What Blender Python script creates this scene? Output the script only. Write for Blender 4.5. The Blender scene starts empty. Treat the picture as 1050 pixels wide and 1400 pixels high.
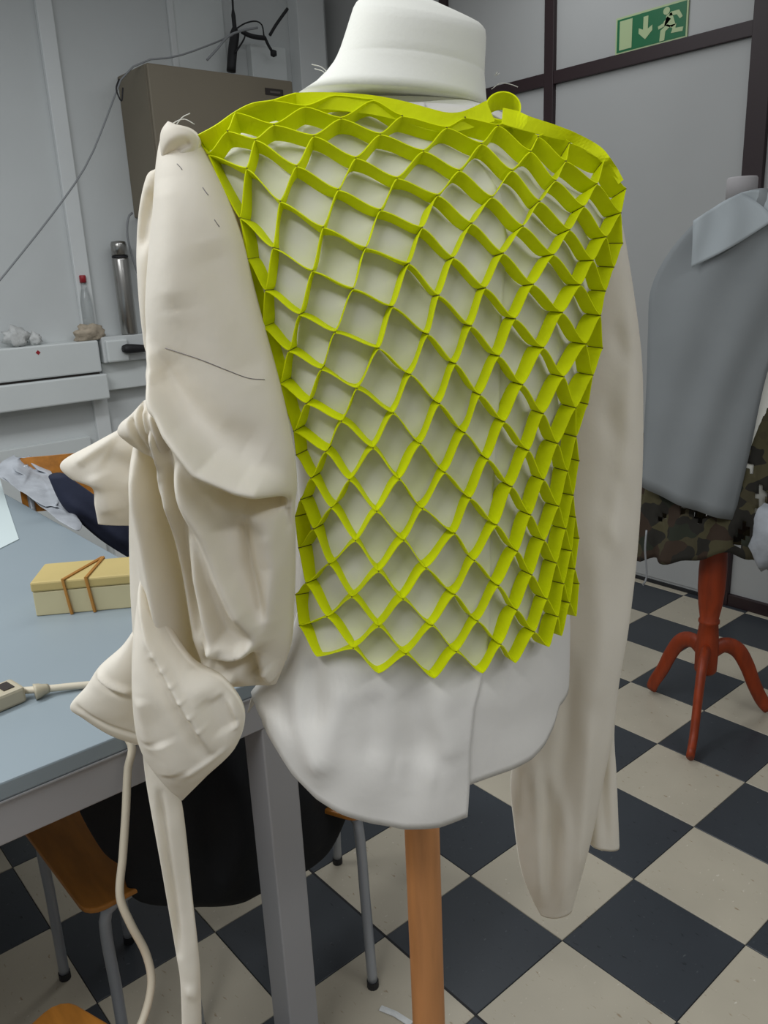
import bpy, bmesh, math, random
import numpy as np
from mathutils import Vector, Matrix
random.seed(7)
SC = bpy.context.scene
COL = SC.collection

# ------------------------------------------------------------------ camera
F = 1119.16
CC = np.array([1.26837, -1.30531, 1.55598])
RR = np.array([[0.6509305902383928, 0.7579053276774067, -0.04323055597722836],
               [0.18896573990185206, -0.21692228234170385, -0.9577247373682126],
               [-0.7352423517692945, 0.6152432345843951, -0.2844194903006614]])
cam_d = bpy.data.cameras.new('camera')
cam = bpy.data.objects.new('camera', cam_d); COL.objects.link(cam)
cam_d.sensor_fit = 'VERTICAL'; cam_d.sensor_height = 24.0
cam_d.lens = F / 1400.0 * 24.0
cam_d.clip_start = 0.02; cam_d.clip_end = 60
rm = Matrix([[RR[0][i], -RR[1][i], -RR[2][i]] for i in range(3)])
cam.matrix_world = Matrix.Translation(Vector(CC)) @ rm.to_4x4()
SC.camera = cam

# ------------------------------------------------------------------ light
SC.view_settings.view_transform = 'Standard'
SC.view_settings.look = 'None'
SC.view_settings.gamma = 1.0
SC.view_settings.exposure = 0.11
SC.view_settings.use_curve_mapping = False
w = bpy.data.worlds.new('world'); SC.world = w; w.use_nodes = True
w.node_tree.nodes['Background'].inputs[0].default_value = (0.97, 0.99, 1.0, 1)
w.node_tree.nodes['Background'].inputs[1].default_value = 0.17

def area(name, loc, sx, sy, power, col=(0.95, 0.98, 1.0), target=None):
    l = bpy.data.lights.new(name, 'AREA'); l.shape = 'RECTANGLE'; l.size = sx; l.size_y = sy
    l.energy = power; l.color = col
    o = bpy.data.objects.new(name, l); COL.objects.link(o); o.location = loc
    if target is not None:
        o.rotation_euler = (Vector(target) - Vector(loc)).to_track_quat('-Z', 'Y').to_euler()
    return o
area('fluorescent_lamp', (-0.9, -2.0, 3.1), 0.3, 2.4, 38)
area('fluorescent_lamp', (0.6, -2.4, 3.1), 2.4, 0.3, 52)
area('fluorescent_lamp', (-1.2, 0.7, 3.1), 0.3, 2.4, 15)
area('fluorescent_lamp', (2.6, -0.4, 2.9), 0.3, 2.4, 30)

# ------------------------------------------------------------------ geometry helpers
def ray(px, py):
    return RR.T @ np.array([(px - 525) / F, (py - 700) / F, 1.0])
def on_z(px, py, z):
    d = ray(px, py); return CC + d * (z - CC[2]) / d[2]
def on_x(px, py, x):
    d = ray(px, py); return CC + d * (x - CC[0]) / d[0]
def on_y(px, py, y):
    d = ray(px, py); return CC + d * (y - CC[1]) / d[1]

class Frame:
    """upright plane through a figure, optionally turned about its axis (slope k)"""
    def __init__(s, px, dep, k=0.0, py=700):
        d = ray(px, py); h = np.array([d[0], d[1], 0]); h /= np.linalg.norm(h)
        s.h = h; s.r = np.array([h[1], -h[0], 0]); s.D = dep; s.k = k
    def P(s, px, py, dep=None, k=None):
        d = ray(px, py); D = s.D if dep is None else dep; k = s.k if k is None else k
        u = D / (d @ s.h - k * (d @ s.r)); return CC + d * u
    def loc(s, X):
        q = np.asarray(X) - CC; return q @ s.r, q @ s.h, X[2]
    def world(s, t, dep, z):
        q = CC + s.r * t + s.h * dep; return np.array([q[0], q[1], z])

def mk(name, verts, faces, mat=None, parent=None, smooth=False, sub=0, bevel=0, solid=0):
    me = bpy.data.meshes.new(name)
    me.from_pydata([tuple(map(float, v)) for v in verts], [], faces); me.update()
    bm = bmesh.new(); bm.from_mesh(me); bmesh.ops.recalc_face_normals(bm, faces=bm.faces); bm.to_mesh(me); bm.free()
    o = bpy.data.objects.new(name, me); COL.objects.link(o)
    if mat: me.materials.append(mat)
    if smooth: me.polygons.foreach_set('use_smooth', [True] * len(me.polygons))
    if solid:
        m = o.modifiers.new('s', 'SOLIDIFY'); m.thickness = solid; m.offset = 0
    if bevel:
        m = o.modifiers.new('b', 'BEVEL'); m.width = bevel; m.segments = 2; m.limit_method = 'ANGLE'
    if sub:
        m = o.modifiers.new('d', 'SUBSURF'); m.levels = sub; m.render_levels = sub
    if parent is not None:
        o.parent = parent; o.matrix_parent_inverse = Matrix.Translation(-Vector(parent.location))
    return o
def tag(o, label=None, cat=None, group=None, kind=None):
    if label: o['label'] = label
    if cat: o['category'] = cat
    if group: o['group'] = group
    if kind: o['kind'] = kind
    return o
def thing(name, label, cat, loc=(0, 0, 0), group=None):
    o = bpy.data.objects.new(name, None); COL.objects.link(o); o.location = tuple(map(float, loc))
    o.empty_display_size = 0.05
    return tag(o, label, cat, group)

class MB:
    def __init__(s): s.v = []; s.f = []
    def add(s, v, f):
        n = len(s.v); s.v += [tuple(map(float, q)) for q in v]; s.f += [tuple(i + n for i in q) for q in f]; return s
    def box(s, a, b, M=None):
        x0, y0, z0 = a; x1, y1, z1 = b
        v = [(x0, y0, z0), (x1, y0, z0), (x1, y1, z0), (x0, y1, z0), (x0, y0, z1), (x1, y0, z1), (x1, y1, z1), (x0, y1, z1)]
        if M is not None: v = [tuple(M @ Vector(q)) for q in v]
        return s.add(v, [(0, 3, 2, 1), (4, 5, 6, 7), (0, 1, 5, 4), (1, 2, 6, 5), (2, 3, 7, 6), (3, 0, 4, 7)])
    def lathe(s, prof, c=(0, 0, 0), n=24, M=None):
        v = []; f = []
        for r, z in prof:
            for k in range(n):
                a = 2 * math.pi * k / n
                q = Vector((r * math.cos(a), r * math.sin(a), z))
                if M is not None: q = M @ q
                v.append((q.x + c[0], q.y + c[1], q.z + c[2]))
        for i in range(len(prof) - 1):
            for k in range(n):
                f.append((i * n + k, i * n + (k + 1) % n, (i + 1) * n + (k + 1) % n, (i + 1) * n + k))
        f.append(tuple(range(n - 1, -1, -1))); f.append(tuple((len(prof) - 1) * n + k for k in range(n)))
        return s.add(v, f)
    def tube(s, pts, r, n=10, flat=1.0, up=(0, 0, 1)):
        pts = [np.array(p, float) for p in pts]; v = []; f = []; m = len(pts)
        rr = r if hasattr(r, '__len__') else [r] * m
        pu = None
        for i, p in enumerate(pts):
            t = pts[min(i + 1, m - 1)] - pts[max(i - 1, 0)]; t = t / (np.linalg.norm(t) + 1e-12)
            if pu is None:
                a = np.array(up, float)
                if abs(a @ t) > 0.95: a = np.array([1.0, 0, 0])
            else: a = pu
            u = a - t * (a @ t); u /= np.linalg.norm(u); pu = u; w_ = np.cross(t, u)
            for k in range(n):
                an = 2 * math.pi * k / n
                v.append(p + u * math.cos(an) * rr[i] * flat + w_ * math.sin(an) * rr[i])
        for i in range(m - 1):
            for k in range(n):
                f.append((i * n + k, i * n + (k + 1) % n, (i + 1) * n + (k + 1) % n, (i + 1) * n + k))
        f.append(tuple(range(n - 1, -1, -1))); f.append(tuple((m - 1) * n + k for k in range(n)))
        return s.add(v, f)
    def build(s, name, mat=None, parent=None, **kw): return mk(name, s.v, s.f, mat, parent, **kw)

def spline(pts, n):
    """Catmull-Rom resampling, uniform in chord length"""
    p = np.array(pts, float)
    if len(p) == 2: 
        u = np.linspace(0, 1, n)[:, None]; return p[0] * (1 - u) + p[1] * u
    L = np.concatenate([[0], np.cumsum(np.linalg.norm(np.diff(p, axis=0), axis=1) + 1e-9)])
    out = []
    for s in np.linspace(0, L[-1], n):
        i = min(max(np.searchsorted(L, s, side='right') - 1, 0), len(p) - 2)
        h = L[i + 1] - L[i]; u = (s - L[i]) / h
        m0 = (p[i + 1] - p[i - 1]) / (L[i + 1] - L[i - 1]) * h if i > 0 else (p[1] - p[0])
        m1 = (p[i + 2] - p[i]) / (L[i + 2] - L[i]) * h if i < len(p) - 2 else (p[-1] - p[-2])
        out.append((2*u**3-3*u*u+1)*p[i] + (u**3-2*u*u+u)*m0 + (-2*u**3+3*u*u)*p[i+1] + (u**3-u*u)*m1)
    return np.array(out)

# ------------------------------------------------------------------ materials
def mat(name, col, rough=0.7, metal=0.0, var=0.0, scale=8.0, bump=0.0, bscale=60.0, trans=None, spec=0.5,
        alpha=1.0, glass=0.0, col2=None, stretch=None, thr=None, sheen=0.0):
    m = bpy.data.materials.new(name); m.use_nodes = True; nt = m.node_tree; b = nt.nodes['Principled BSDF']
    b.inputs['Base Color'].default_value = (*col, 1); b.inputs['Roughness'].default_value = rough
    b.inputs['Metallic'].default_value = metal; b.inputs['Specular IOR Level'].default_value = spec
    if sheen: b.inputs['Sheen Weight'].default_value = sheen
    if glass: b.inputs['Transmission Weight'].default_value = glass
    tc = nt.nodes.new('ShaderNodeTexCoord'); src = tc.outputs['Object']
    if stretch:
        mp = nt.nodes.new('ShaderNodeMapping'); mp.inputs['Scale'].default_value = stretch
        nt.links.new(src, mp.inputs[0]); src = mp.outputs[0]
    if var or col2:
        n = nt.nodes.new('ShaderNodeTexNoise'); n.inputs['Scale'].default_value = scale; n.inputs['Detail'].default_value = 5
        nt.links.new(src, n.inputs['Vector'])
        cr = nt.nodes.new('ShaderNodeValToRGB')
        c2 = col2 or tuple(min(1, c * (1 + var)) for c in col); c1 = col if col2 else tuple(c * (1 - var) for c in col)
        lo, hi = thr or (0.35, 0.65)
        cr.color_ramp.elements[0].position = lo; cr.color_ramp.elements[1].position = hi
        cr.color_ramp.elements[0].color = (*c1, 1); cr.color_ramp.elements[1].color = (*c2, 1)
        nt.links.new(n.outputs[0], cr.inputs[0]); nt.links.new(cr.outputs[0], b.inputs['Base Color'])
    if bump:
        n2 = nt.nodes.new('ShaderNodeTexNoise'); n2.inputs['Scale'].default_value = bscale; n2.inputs['Detail'].default_value = 4
        nt.links.new(src, n2.inputs['Vector'])
        bp = nt.nodes.new('ShaderNodeBump'); bp.inputs['Strength'].default_value = bump; bp.inputs['Distance'].default_value = 0.01
        nt.links.new(n2.outputs[0], bp.inputs['Height']); nt.links.new(bp.outputs[0], b.inputs['Normal'])
    if trans:
        t = nt.nodes.new('ShaderNodeBsdfTranslucent'); t.inputs[0].default_value = (*trans[0], 1)
        mx = nt.nodes.new('ShaderNodeMixShader'); mx.inputs[0].default_value = trans[1]
        out = nt.nodes['Material Output']
        nt.links.new(b.outputs[0], mx.inputs[1]); nt.links.new(t.outputs[0], mx.inputs[2]); nt.links.new(mx.outputs[0], out.inputs[0])
    return m

M_wall = mat('wall_paint', (0.62, 0.645, 0.645), 0.75, var=0.03, scale=1.5, bump=0.08, bscale=30)
M_panel = mat('grey_panel', (0.40, 0.405, 0.40), 0.45, var=0.04, scale=1.2)
M_white = mat('white_trim', (0.72, 0.745, 0.745), 0.5, var=0.03, scale=3)
M_mull = mat('dark_brown_frame', (0.020, 0.008, 0.010), 0.5)
M_trunk = mat('white_plastic', (0.70, 0.735, 0.73), 0.4, var=0.02, scale=4)
M_cream = mat('cream_calico', (0.84, 0.80, 0.725), 0.85, var=0.025, scale=6, bump=0.10, bscale=45, trans=((0.88, 0.78, 0.52), 0.28), spec=0.2)
M_shirt = mat('white_cotton', (0.80, 0.775, 0.735), 0.8, var=0.02, scale=6, bump=0.08, bscale=40, trans=((0.82, 0.79, 0.66), 0.15), spec=0.2)
M_form = mat('white_jersey', (0.82, 0.815, 0.75), 0.8, bump=0.05, bscale=300, spec=0.2)
M_yel = mat('fluorescent_yellow_felt', (0.80, 0.90, 0.001), 0.65, var=0.04, scale=30, bump=0.1, bscale=200, trans=((0.90, 0.86, 0.0), 0.30), spec=0.25)
M_seam = mat('dark_olive_seam', (0.16, 0.15, 0.01), 0.8)
M_pole = mat('pole_wood', (0.44, 0.19, 0.065), 0.45, var=0.18, scale=7, stretch=(6, 6, 0.6))
M_red = mat('red_varnished_wood', (0.26, 0.032, 0.003), 0.5, var=0.2, scale=9, stretch=(5, 5, 0.8))
M_table = mat('table_laminate', (0.255, 0.305, 0.335), 0.42, var=0.02, scale=3)
M_tabmet = mat('table_metal', (0.36, 0.36, 0.37), 0.5, metal=0.0)
M_tube = mat('grey_steel_tube', (0.36, 0.38, 0.41), 0.35, metal=0.35)
M_rub = mat('black_rubber', (0.012, 0.012, 0.014), 0.6)
M_ply = mat('orange_plywood', (0.42, 0.165, 0.025), 0.4, var=0.15, scale=8, stretch=(1, 6, 6))
M_cab = mat('cabinet_beige', (0.205, 0.175, 0.125), 0.5, var=0.03, scale=2)
M_cabs = mat('cabinet_gap', (0.05, 0.035, 0.03), 0.7)
M_black = mat('black_cloth', (0.010, 0.011, 0.013), 0.75, bump=0.5, bscale=12, spec=0.3)
M_navy = mat('navy_cloth', (0.010, 0.014, 0.035), 0.85, bump=0.3, bscale=20)
M_grey = mat('pale_grey_cloth', (0.36, 0.38, 0.41), 0.85, var=0.15, scale=12, bump=0.4, bscale=25)
M_blue = mat('blue_grey_paper_cloth', (0.262, 0.28, 0.288), 0.75, var=0.05, scale=4, trans=((0.4, 0.44, 0.46), 0.15))
M_blue2 = mat('blue_grey_collar', (0.40, 0.44, 0.46), 0.7)
M_steel = mat('brushed_steel', (0.42, 0.41, 0.39), 0.28, metal=0.95)
M_cord = mat('cream_cable', (0.60, 0.54, 0.42), 0.5)
M_cab_grey = mat('grey_cable', (0.26, 0.27, 0.28), 0.6)
M_box = mat('yellow_card_box', (0.56, 0.50, 0.30), 0.6, var=0.05, scale=6)
M_lid = mat('yellow_box_lid', (0.50, 0.39, 0.15), 0.6, var=0.05, scale=6)
M_band = mat('brown_rubber_band', (0.40, 0.18, 0.03), 0.6)
M_strip = mat('beige_plastic', (0.45, 0.40, 0.29), 0.45)
M_paper = mat('pale_paper', (0.55, 0.63, 0.63), 0.8)
M_redcap = mat('red_plastic', (0.35, 0.02, 0.03), 0.4)
M_clear = mat('clear_plastic', (0.9, 0.93, 0.93), 0.08, glass=0.92)
M_beige = mat('beige_tissue', (0.45, 0.38, 0.29), 0.8, var=0.2, scale=30, bump=0.5, bscale=40)
M_lint = mat('white_wadding', (0.60, 0.61, 0.60), 0.9, var=0.1, scale=30, bump=0.5, bscale=60)
M_green = mat('sign_green', (0.005, 0.125, 0.045), 0.4)
M_glow = mat('sign_pale_green', (0.37, 0.46, 0.25), 0.5)
M_dark = mat('dark_plate', (0.03, 0.022, 0.018), 0.4)
M_thread = mat('white_thread', (0.65, 0.64, 0.58), 0.8)
M_grout = mat('floor_joint', (0.020, 0.020, 0.022), 0.9)
M_wine = mat('wine_red_seal', (0.25, 0.06, 0.08), 0.6)

def tile_mat(name, base, fleck1, fleck2, rough):
    m = bpy.data.materials.new(name); m.use_nodes = True; nt = m.node_tree; b = nt.nodes['Principled BSDF']
    b.inputs['Roughness'].default_value = rough; b.inputs['Specular IOR Level'].default_value = 0.35
    g = nt.nodes.new('ShaderNodeNewGeometry')
    def fleck(scale, lo, hi, st, colA, colB):
        mp = nt.nodes.new('ShaderNodeMapping'); mp.inputs['Scale'].default_value = st
        nt.links.new(g.outputs['Position'], mp.inputs[0])
        n = nt.nodes.new('ShaderNodeTexNoise'); n.inputs['Scale'].default_value = scale; n.inputs['Detail'].default_value = 3
        nt.links.new(mp.outputs[0], n.inputs['Vector'])
        r = nt.nodes.new('ShaderNodeMapRange'); r.inputs[1].default_value = lo; r.inputs[2].default_value = hi
        nt.links.new(n.outputs[0], r.inputs[0])
        mx = nt.nodes.new('ShaderNodeMix'); mx.data_type = 'RGBA'
        nt.links.new(r.outputs[0], mx.inputs[0])
        if isinstance(colA, tuple): mx.inputs[6].default_value = (*colA, 1)
        else: nt.links.new(colA, mx.inputs[6])
        mx.inputs[7].default_value = (*colB, 1)
        return mx.outputs[2]
    c = fleck(5, 0.35, 0.75, (1, 1, 1), base, tuple(x * 0.88 for x in base))
    c = fleck(70, 0.66, 0.74, (0.55, 1.4, 1), c, fleck1)
    c = fleck(95, 0.68, 0.75, (1.2, 0.6, 1), c, fleck2)
    nt.links.new(c, b.inputs['Base Color'])
    return m
M_tl = tile_mat('light_tile', (0.47, 0.425, 0.335), (0.30, 0.23, 0.15), (0.60, 0.56, 0.48), 0.38)
M_td = tile_mat('dark_tile', (0.040, 0.046, 0.054), (0.013, 0.015, 0.018), (0.085, 0.095, 0.10), 0.36)

# ------------------------------------------------------------------ room
XW, YW, S = -3.2, 2.15, 0.30
floor = mk('floor', *(lambda m: (m.v, m.f))(MB().box((XW, -3.0, -0.06), (3.1, YW, -0.0045))), M_grout); tag(floor, kind='structure')
def px_of(X):
    c = RR @ (np.array(X) - CC); return (525 + F * c[0] / c[2], 700 + F * c[1] / c[2], c[2])
def tile_mesh(mt, x1=S, y1=S):
    m = MB(); g = 0.0009; b = 0.0012
    v = [(g, g, -0.0044), (x1 - g, g, -0.0044), (x1 - g, y1 - g, -0.0044), (g, y1 - g, -0.0044),
         (g, g, -b), (x1 - g, g, -b), (x1 - g, y1 - g, -b), (g, y1 - g, -b),
         (g + b, g + b, 0), (x1 - g - b, g + b, 0), (x1 - g - b, y1 - g - b, 0), (g + b, y1 - g - b, 0)]
    f = [(8, 9, 10, 11)] + [(i, (i + 1) % 4, 4 + (i + 1) % 4, 4 + i) for i in range(4)] + [(4 + i, 4 + (i + 1) % 4, 8 + (i + 1) % 4, 8 + i) for i in range(4)]
    me = bpy.data.meshes.new('floor_tile'); me.from_pydata(v, [], f); me.materials.append(mt); me.update(); return me
cells = []
for i in range(-11, 10):
    for j in range(-10, 8):
        x0, y0 = i * S, j * S
        xa, xb = max(x0, XW), min(x0 + S, 3.1); ya, yb = max(y0, -3.0), min(y0 + S, YW)
        if xb - xa < 0.01 or yb - ya < 0.01: continue
        q = px_of(((xa + xb) / 2, (ya + yb) / 2, 0))
        vis = q[2] > 0.2 and -190 < q[0] < 1240 and q[1] < 1650
        cells.append((not vis, i, j, xa, xb, ya, yb))
mesh_cache = {}
rest = {0: MB(), 1: MB()}
cells.sort(key=lambda c: c[0])
for n, (nv, i, j, xa, xb, ya, yb) in enumerate(cells):
    p = (i + j) % 2
    if nv or n >= 290:
        rest[p].box((xa + .001, ya + .001, -0.0044), (xb - .001, yb - .001, 0)); continue
    key = (p, round(xb - xa, 3), round(yb - ya, 3))
    if key not in mesh_cache: mesh_cache[key] = tile_mesh(M_td if p else M_tl, xb - xa, yb - ya)
    o = bpy.data.objects.new('floor_tile', mesh_cache[key]); COL.objects.link(o); o.location = (xa, ya, 0); o.parent = floor
for p in (0, 1): tag(rest[p].build('floor_tile', M_td if p else M_tl, floor), kind='stuff')

MB().box((-.32, -.3035, -.001), (.38, -.2975, .0004)).build('joint_gap', M_grout, floor)
wb = MB().box((XW, YW, 0), (3.1, YW + .1, 3.2)).build('wall_back', M_panel); tag(wb, kind='structure')
wl = MB().box((XW - .1, -3.0, 0), (XW, YW + .1, 3.2)).build('wall_left', M_wall); tag(wl, kind='structure')
# wall_back framing: rails, mullions, post
def pan(a, b):   # slightly proud grey panel sheet between frames
    return MB().box((a[0], YW - .006, a[1]), (b[0], YW, b[1])).build('panel', M_panel, wb)
xs = [XW, -2.195, -2.145, -1.495, -1.44, -0.482, -0.397, 0.55, 0.60, 1.6, 1.65, 3.1]
for a, b in ((XW, -2.195), (-2.145, -1.495), (-1.44, -0.482), (-0.397, 0.55), (0.60, 1.6), (1.65, 3.1)):
    pan((a, 2.415), (b, 3.2)); pan((a, 0.03), (b, 2.359))
for a, b in ((-2.195, -2.145), (-1.495, -1.44), (-0.482, -0.397), (0.55, 0.60), (1.6, 1.65)):
    MB().box((a, YW - .03, 0), (b, YW, 3.2)).build('mullion', M_mull, wb, bevel=.002)
MB().box((XW, YW - .026, 2.359), (3.1, YW, 2.415)).build('rail', M_mull, wb, bevel=.002)
MB().box((-0.397, YW - .026, 0), (3.1, YW, 0.055)).build('rail', M_mull, wb, bevel=.002)
bb = MB().box((XW, YW - .012, 0), (-0.482, YW, 0.016)).build('baseboard_back', M_rub); tag(bb, kind='structure')

# exit sign on wall_back
sg = thing('exit_sign', 'green emergency exit sign with door, down arrow and running figure above the dark rail', 'sign', (-0.94, YW - .006, 2.48))
sx0, sx1, sz0, sz1 = -1.104, -0.775, 2.409, 2.552
MB().box((sx0 - .008, YW - .0125, sz0 - .008 + .012), (sx1 + .008, YW - .0063, sz1 + .008)).build('sign_plate', M_glow, sg)
MB().box((sx0, YW - .0135, sz0 + .014), (sx1, YW - .0126, sz1)).build('green_field', M_green, sg)
sw, sh = sx1 - sx0, sz1 - sz0 - .014
def flat(polys, name):
    m = MB()
    for pl in polys:
        n = len(pl); f = [tuple(range(n)), tuple(range(2 * n - 1, n - 1, -1))] + [(i, (i + 1) % n, n + (i + 1) % n, n + i) for i in range(n)]
        v = [(sx0 + u * sw, YW - y, sz0 + .014 + w_ * sh) for y in (.0145, .0136) for u, w_ in pl]
        m.add(v, f)
    return m.build(name, M_glow, sg)
flat([[(.04, .06), (.23, .06), (.23, .94), (.04, .94)]], 'door_symbol')
flat([[(.395, .88), (.465, .88), (.465, .50), (.53, .58), (.53, .42), (.43, .20), (.33, .42), (.33, .58), (.395, .50)]], 'arrow_symbol')
circ = [(.725 + .048 * math.cos(a), .86 + .11 * math.sin(a)) for a in np.linspace(0, 2 * math.pi, 15)[:-1]]
flat([circ, [(.73, .74), (.80, .78), (.86, .40), (.80, .34), (.70, .45)],                       # head, trunk
      [(.78, .80), (.90, .80), (.955, .58), (.915, .54), (.87, .68), (.76, .69)],                # front arm
      [(.74, .70), (.68, .52), (.61, .47), (.62, .38), (.72, .44), (.79, .60)],                  # rear arm
      [(.80, .40), (.72, .28), (.71, .02), (.64, .02), (.65, .33), (.74, .47)],                  # leg down
      [(.78, .42), (.82, .30), (.80, .18), (.96, .16), (.97, .28), (.86, .30), (.87, .42)]], 'running_figure')

# ------------------------------------------------------------------ left wall fittings
def wbox(y0, y1, z0, z1, d, name, m, parent, bev=.004, x0=XW):
    return MB().box((x0, y0, z0), (x0 + d, y1, z1)).build(name, m, parent, bevel=bev)
for k, (y0, y1, d, m) in enumerate(((0.375, 0.455, .03, M_white), (1.08, 1.115, .02, M_white), (1.865, 2.06, .10, M_white))):
    o = wbox(y0, y1, 0.0, 3.2, d, 'trim_%d' % (k + 1), m, None); tag(o, kind='structure')
tag(wbox(1.115, 1.42, 1.3, 3.2, .012, 'trim_5', M_trunk, None), kind='structure')
tag(wbox(1.56, 1.80, 2.6, 2.82, .05, 'trim_6', M_trunk, None), kind='structure')
# trunking: front pair of channels, slimmer run behind
tr = thing('cable_trunking', 'wide white double-channel cable trunking along the left wall with a small red sticker', 'trunking', (XW, 0, 0.93))
zt = on_x(70, 470, XW + .11)
XF = XW + .13
def tz(px, py): return on_x(px, py, XF)
y_end = tz(142, 500)[1]; a_t = tz(135, 465)[2]; a_b = tz(140, 508)[2]; b_t = a_b - .012; b_b = tz(145, 545)[2]
MB().box((XW + .001, -3.0, a_b), (XF, y_end - .012, a_t)).build('channel', M_trunk, tr, bevel=.008)
MB().box((XW, -3.0, b_b), (XF + .012, y_end + .008, b_t)).build('channel', M_trunk, tr, bevel=.008)
MB().box((XW, -3.0, b_t), (XF - .02, y_end - .02, a_b)).build('channel_gap', M_dark, tr)
st = tz(52, 482); MB().lathe([(.012, 0), (.012, .0015)], (XF + .0004, st[1], st[2]), 4, Matrix.Rotation(math.pi / 2, 4, 'Y').to_3x3()).build('sticker', M_redcap, tr)
XS = XW + .07
s_t = on_x(180, 492, XS)[2]; s_b = on_x(180, 530, XS)[2]
tr2 = thing('wall_trunking', 'slim white wall trunking carrying the black plug, right of the wide trunking', 'trunking', (XW, 1, s_b))
MB().box((XW, y_end + .012, s_b), (XS, 1.86, s_t)).build('channel', M_trunk, tr2, bevel=.006)
jb0, jb1 = on_x(143, 465, XS + .03), on_x(182, 493, XS + .03)
MB().box((XW, y_end + .012, s_t + .001), (XS + .045, 1.86, on_x(176, 457, XW + .075)[2] - .001)).build('channel_cover', M_wall, tr2, bevel=.006)
jb = MB().box((XS + .021, jb0[1] - .01, jb1[2] + .005), (XS + .065, jb1[1] - .03, jb0[2])).build('socket_box', M_trunk, tr2, bevel=.01)
# black plug pushed into socket
pl = thing('black_plug', 'black power plug lying in the socket on the slim wall trunking', 'plug', jb1)
pa, pb = on_x(168, 477, XS + .09), on_x(204, 476, XS + .09)
MB().tube(spline([pa, pa * .7 + pb * .3, pb], 8), [.018, .026, .025, .024, .022, .020, .018, .016], 14).build('plug_body', M_rub, pl, smooth=True)
# low wall cladding below the trunking
tk = MB().box((XW, -3.0, 0), (XW + .045, on_x(127, 620, XW + .045)[1], on_x(60, 607, XW + .045)[2])).build('trim_4', M_trunk, None, bevel=.004); tag(tk, kind='structure')

# beige wall cabinet
XC = -2.85
cy0, cz1 = on_x(200, 84, XC)[1], 2.575; cz0 = 1.88; cy1 = 1.62
cb = thing('wall_cabinet', 'beige metal wall cabinet above the thermos with a small dark name plate', 'cabinet', (XW, cy0, cz0))
MB().box((XW, cy0, cz0), (XC - .022, cy1, cz1)).build('body', M_cab, cb, bevel=.006)
MB().box((XC - .022, cy0 + .006, cz0 + .006), (XC - .016, cy1 - .006, cz1 - .006)).build('door_gap', M_cabs, cb)
dr = MB().box((XC - .016, cy0, cz0), (XC, cy1, cz1)).build('door', M_cab, cb, bevel=.008)
la, lb = on_x(362, 120, XC), on_x(387, 132, XC)
MB().box((XC + .0002, la[1], lb[2]), (XC + .004, lb[1], la[2])).build('name_plate', M_dark, dr)
MB().box((XC + .0042, la[1] + .03, lb[2] + .011), (XC + .0048, lb[1] - .02, la[2] - .012)).build('name_print', mat('plate_print', (.12, .10, .09), .5), dr)

# cables on the wall
def cable(name, pts_px, X, r, m, label, n=24):
    pts = [on_x(p[0], p[1], X + (p[2] if len(p) > 2 else 0)) for p in pts_px]
    o = MB().tube(spline(pts, n), r, 6).build(name, m, smooth=True)
    return tag(o, label, 'cable')
cable('wall_cable', [(-30, 418), (0, 383), (80, 282), (120, 222), (150, 150), (164, 112), (172, 98), (202, 82, .08), (238, 78, .08), (290, 60, .0), (318, 48, -.1)], XW + .25, .0045, M_cab_grey,
      'long grey cable slanting down the left wall and running over the beige cabinet')
cable('wall_cable', [(163, 108), (159, 122), (166, 138), (168, 120)], XW + .34, .004, M_rub, 'small dark cable loop at the top left corner of the beige cabinet', 14)
cable('wall_cable', [(283, 82), (296, 68), (312, 50), (330, 42), (352, 38)], XW + .30, .006, M_cab_grey, 'short grey cable rising from the cabinet top to the dark conduit')
cable('wall_cable', [(181, 291), (176, 296), (174, 318), (178, 340), (190, 378), (210, 410)], XW + .06, .006, M_cab_grey, 'thin grey cable hanging below the cabinet behind the thermos')
cd = thing('black_conduit', 'black cable bundle rising up the wall behind the beige cabinet', 'cable', on_x(318, 90, XW + .05))
c1 = [on_x(*p, XW + .10) for p in ((317, -20), (319, 20), (321, 45), (318, 70), (316, 98))]
MB().tube(spline(c1, 16), [.006] * 5 + [.012] * 3 + [.026] * 8, 10).build('bundle', M_rub, cd, smooth=True)
c2 = [on_x(*p, XW + .14) for p in ((322, 72), (335, 50), (332, 44))]
MB().tube(spline(c2, 8), .005, 6).build('cable', M_rub, cd, smooth=True)
bk = thing('antenna_bracket', 'black bent antenna bracket with cables above the beige cabinet', 'bracket', on_x(360, 50, XW + .12))
XB = XW + .14
for nm, pp, rr_ in (('bar', [(331, 43), (340, 48), (352, 51), (362, 52)], .013), ('arm', [(362, 51), (367, 62), (373, 72)], .008), ('arm', [(369, 48), (378, 33), (393, 12)], .009),
                    ('cable', [(322, 40), (335, 32), (350, 29), (358, 34), (361, 50)], .004)):
    MB().tube(spline([on_x(*p, XB) for p in pp], 14), rr_, 8).build(nm, M_rub, bk, smooth=True)
MB().lathe([(.0, -.02), (.018, -.012), (.018, .012), (.0, .02)], on_x(374, 73, XB), 12).build('tip', M_rub, bk, smooth=True)

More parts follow.
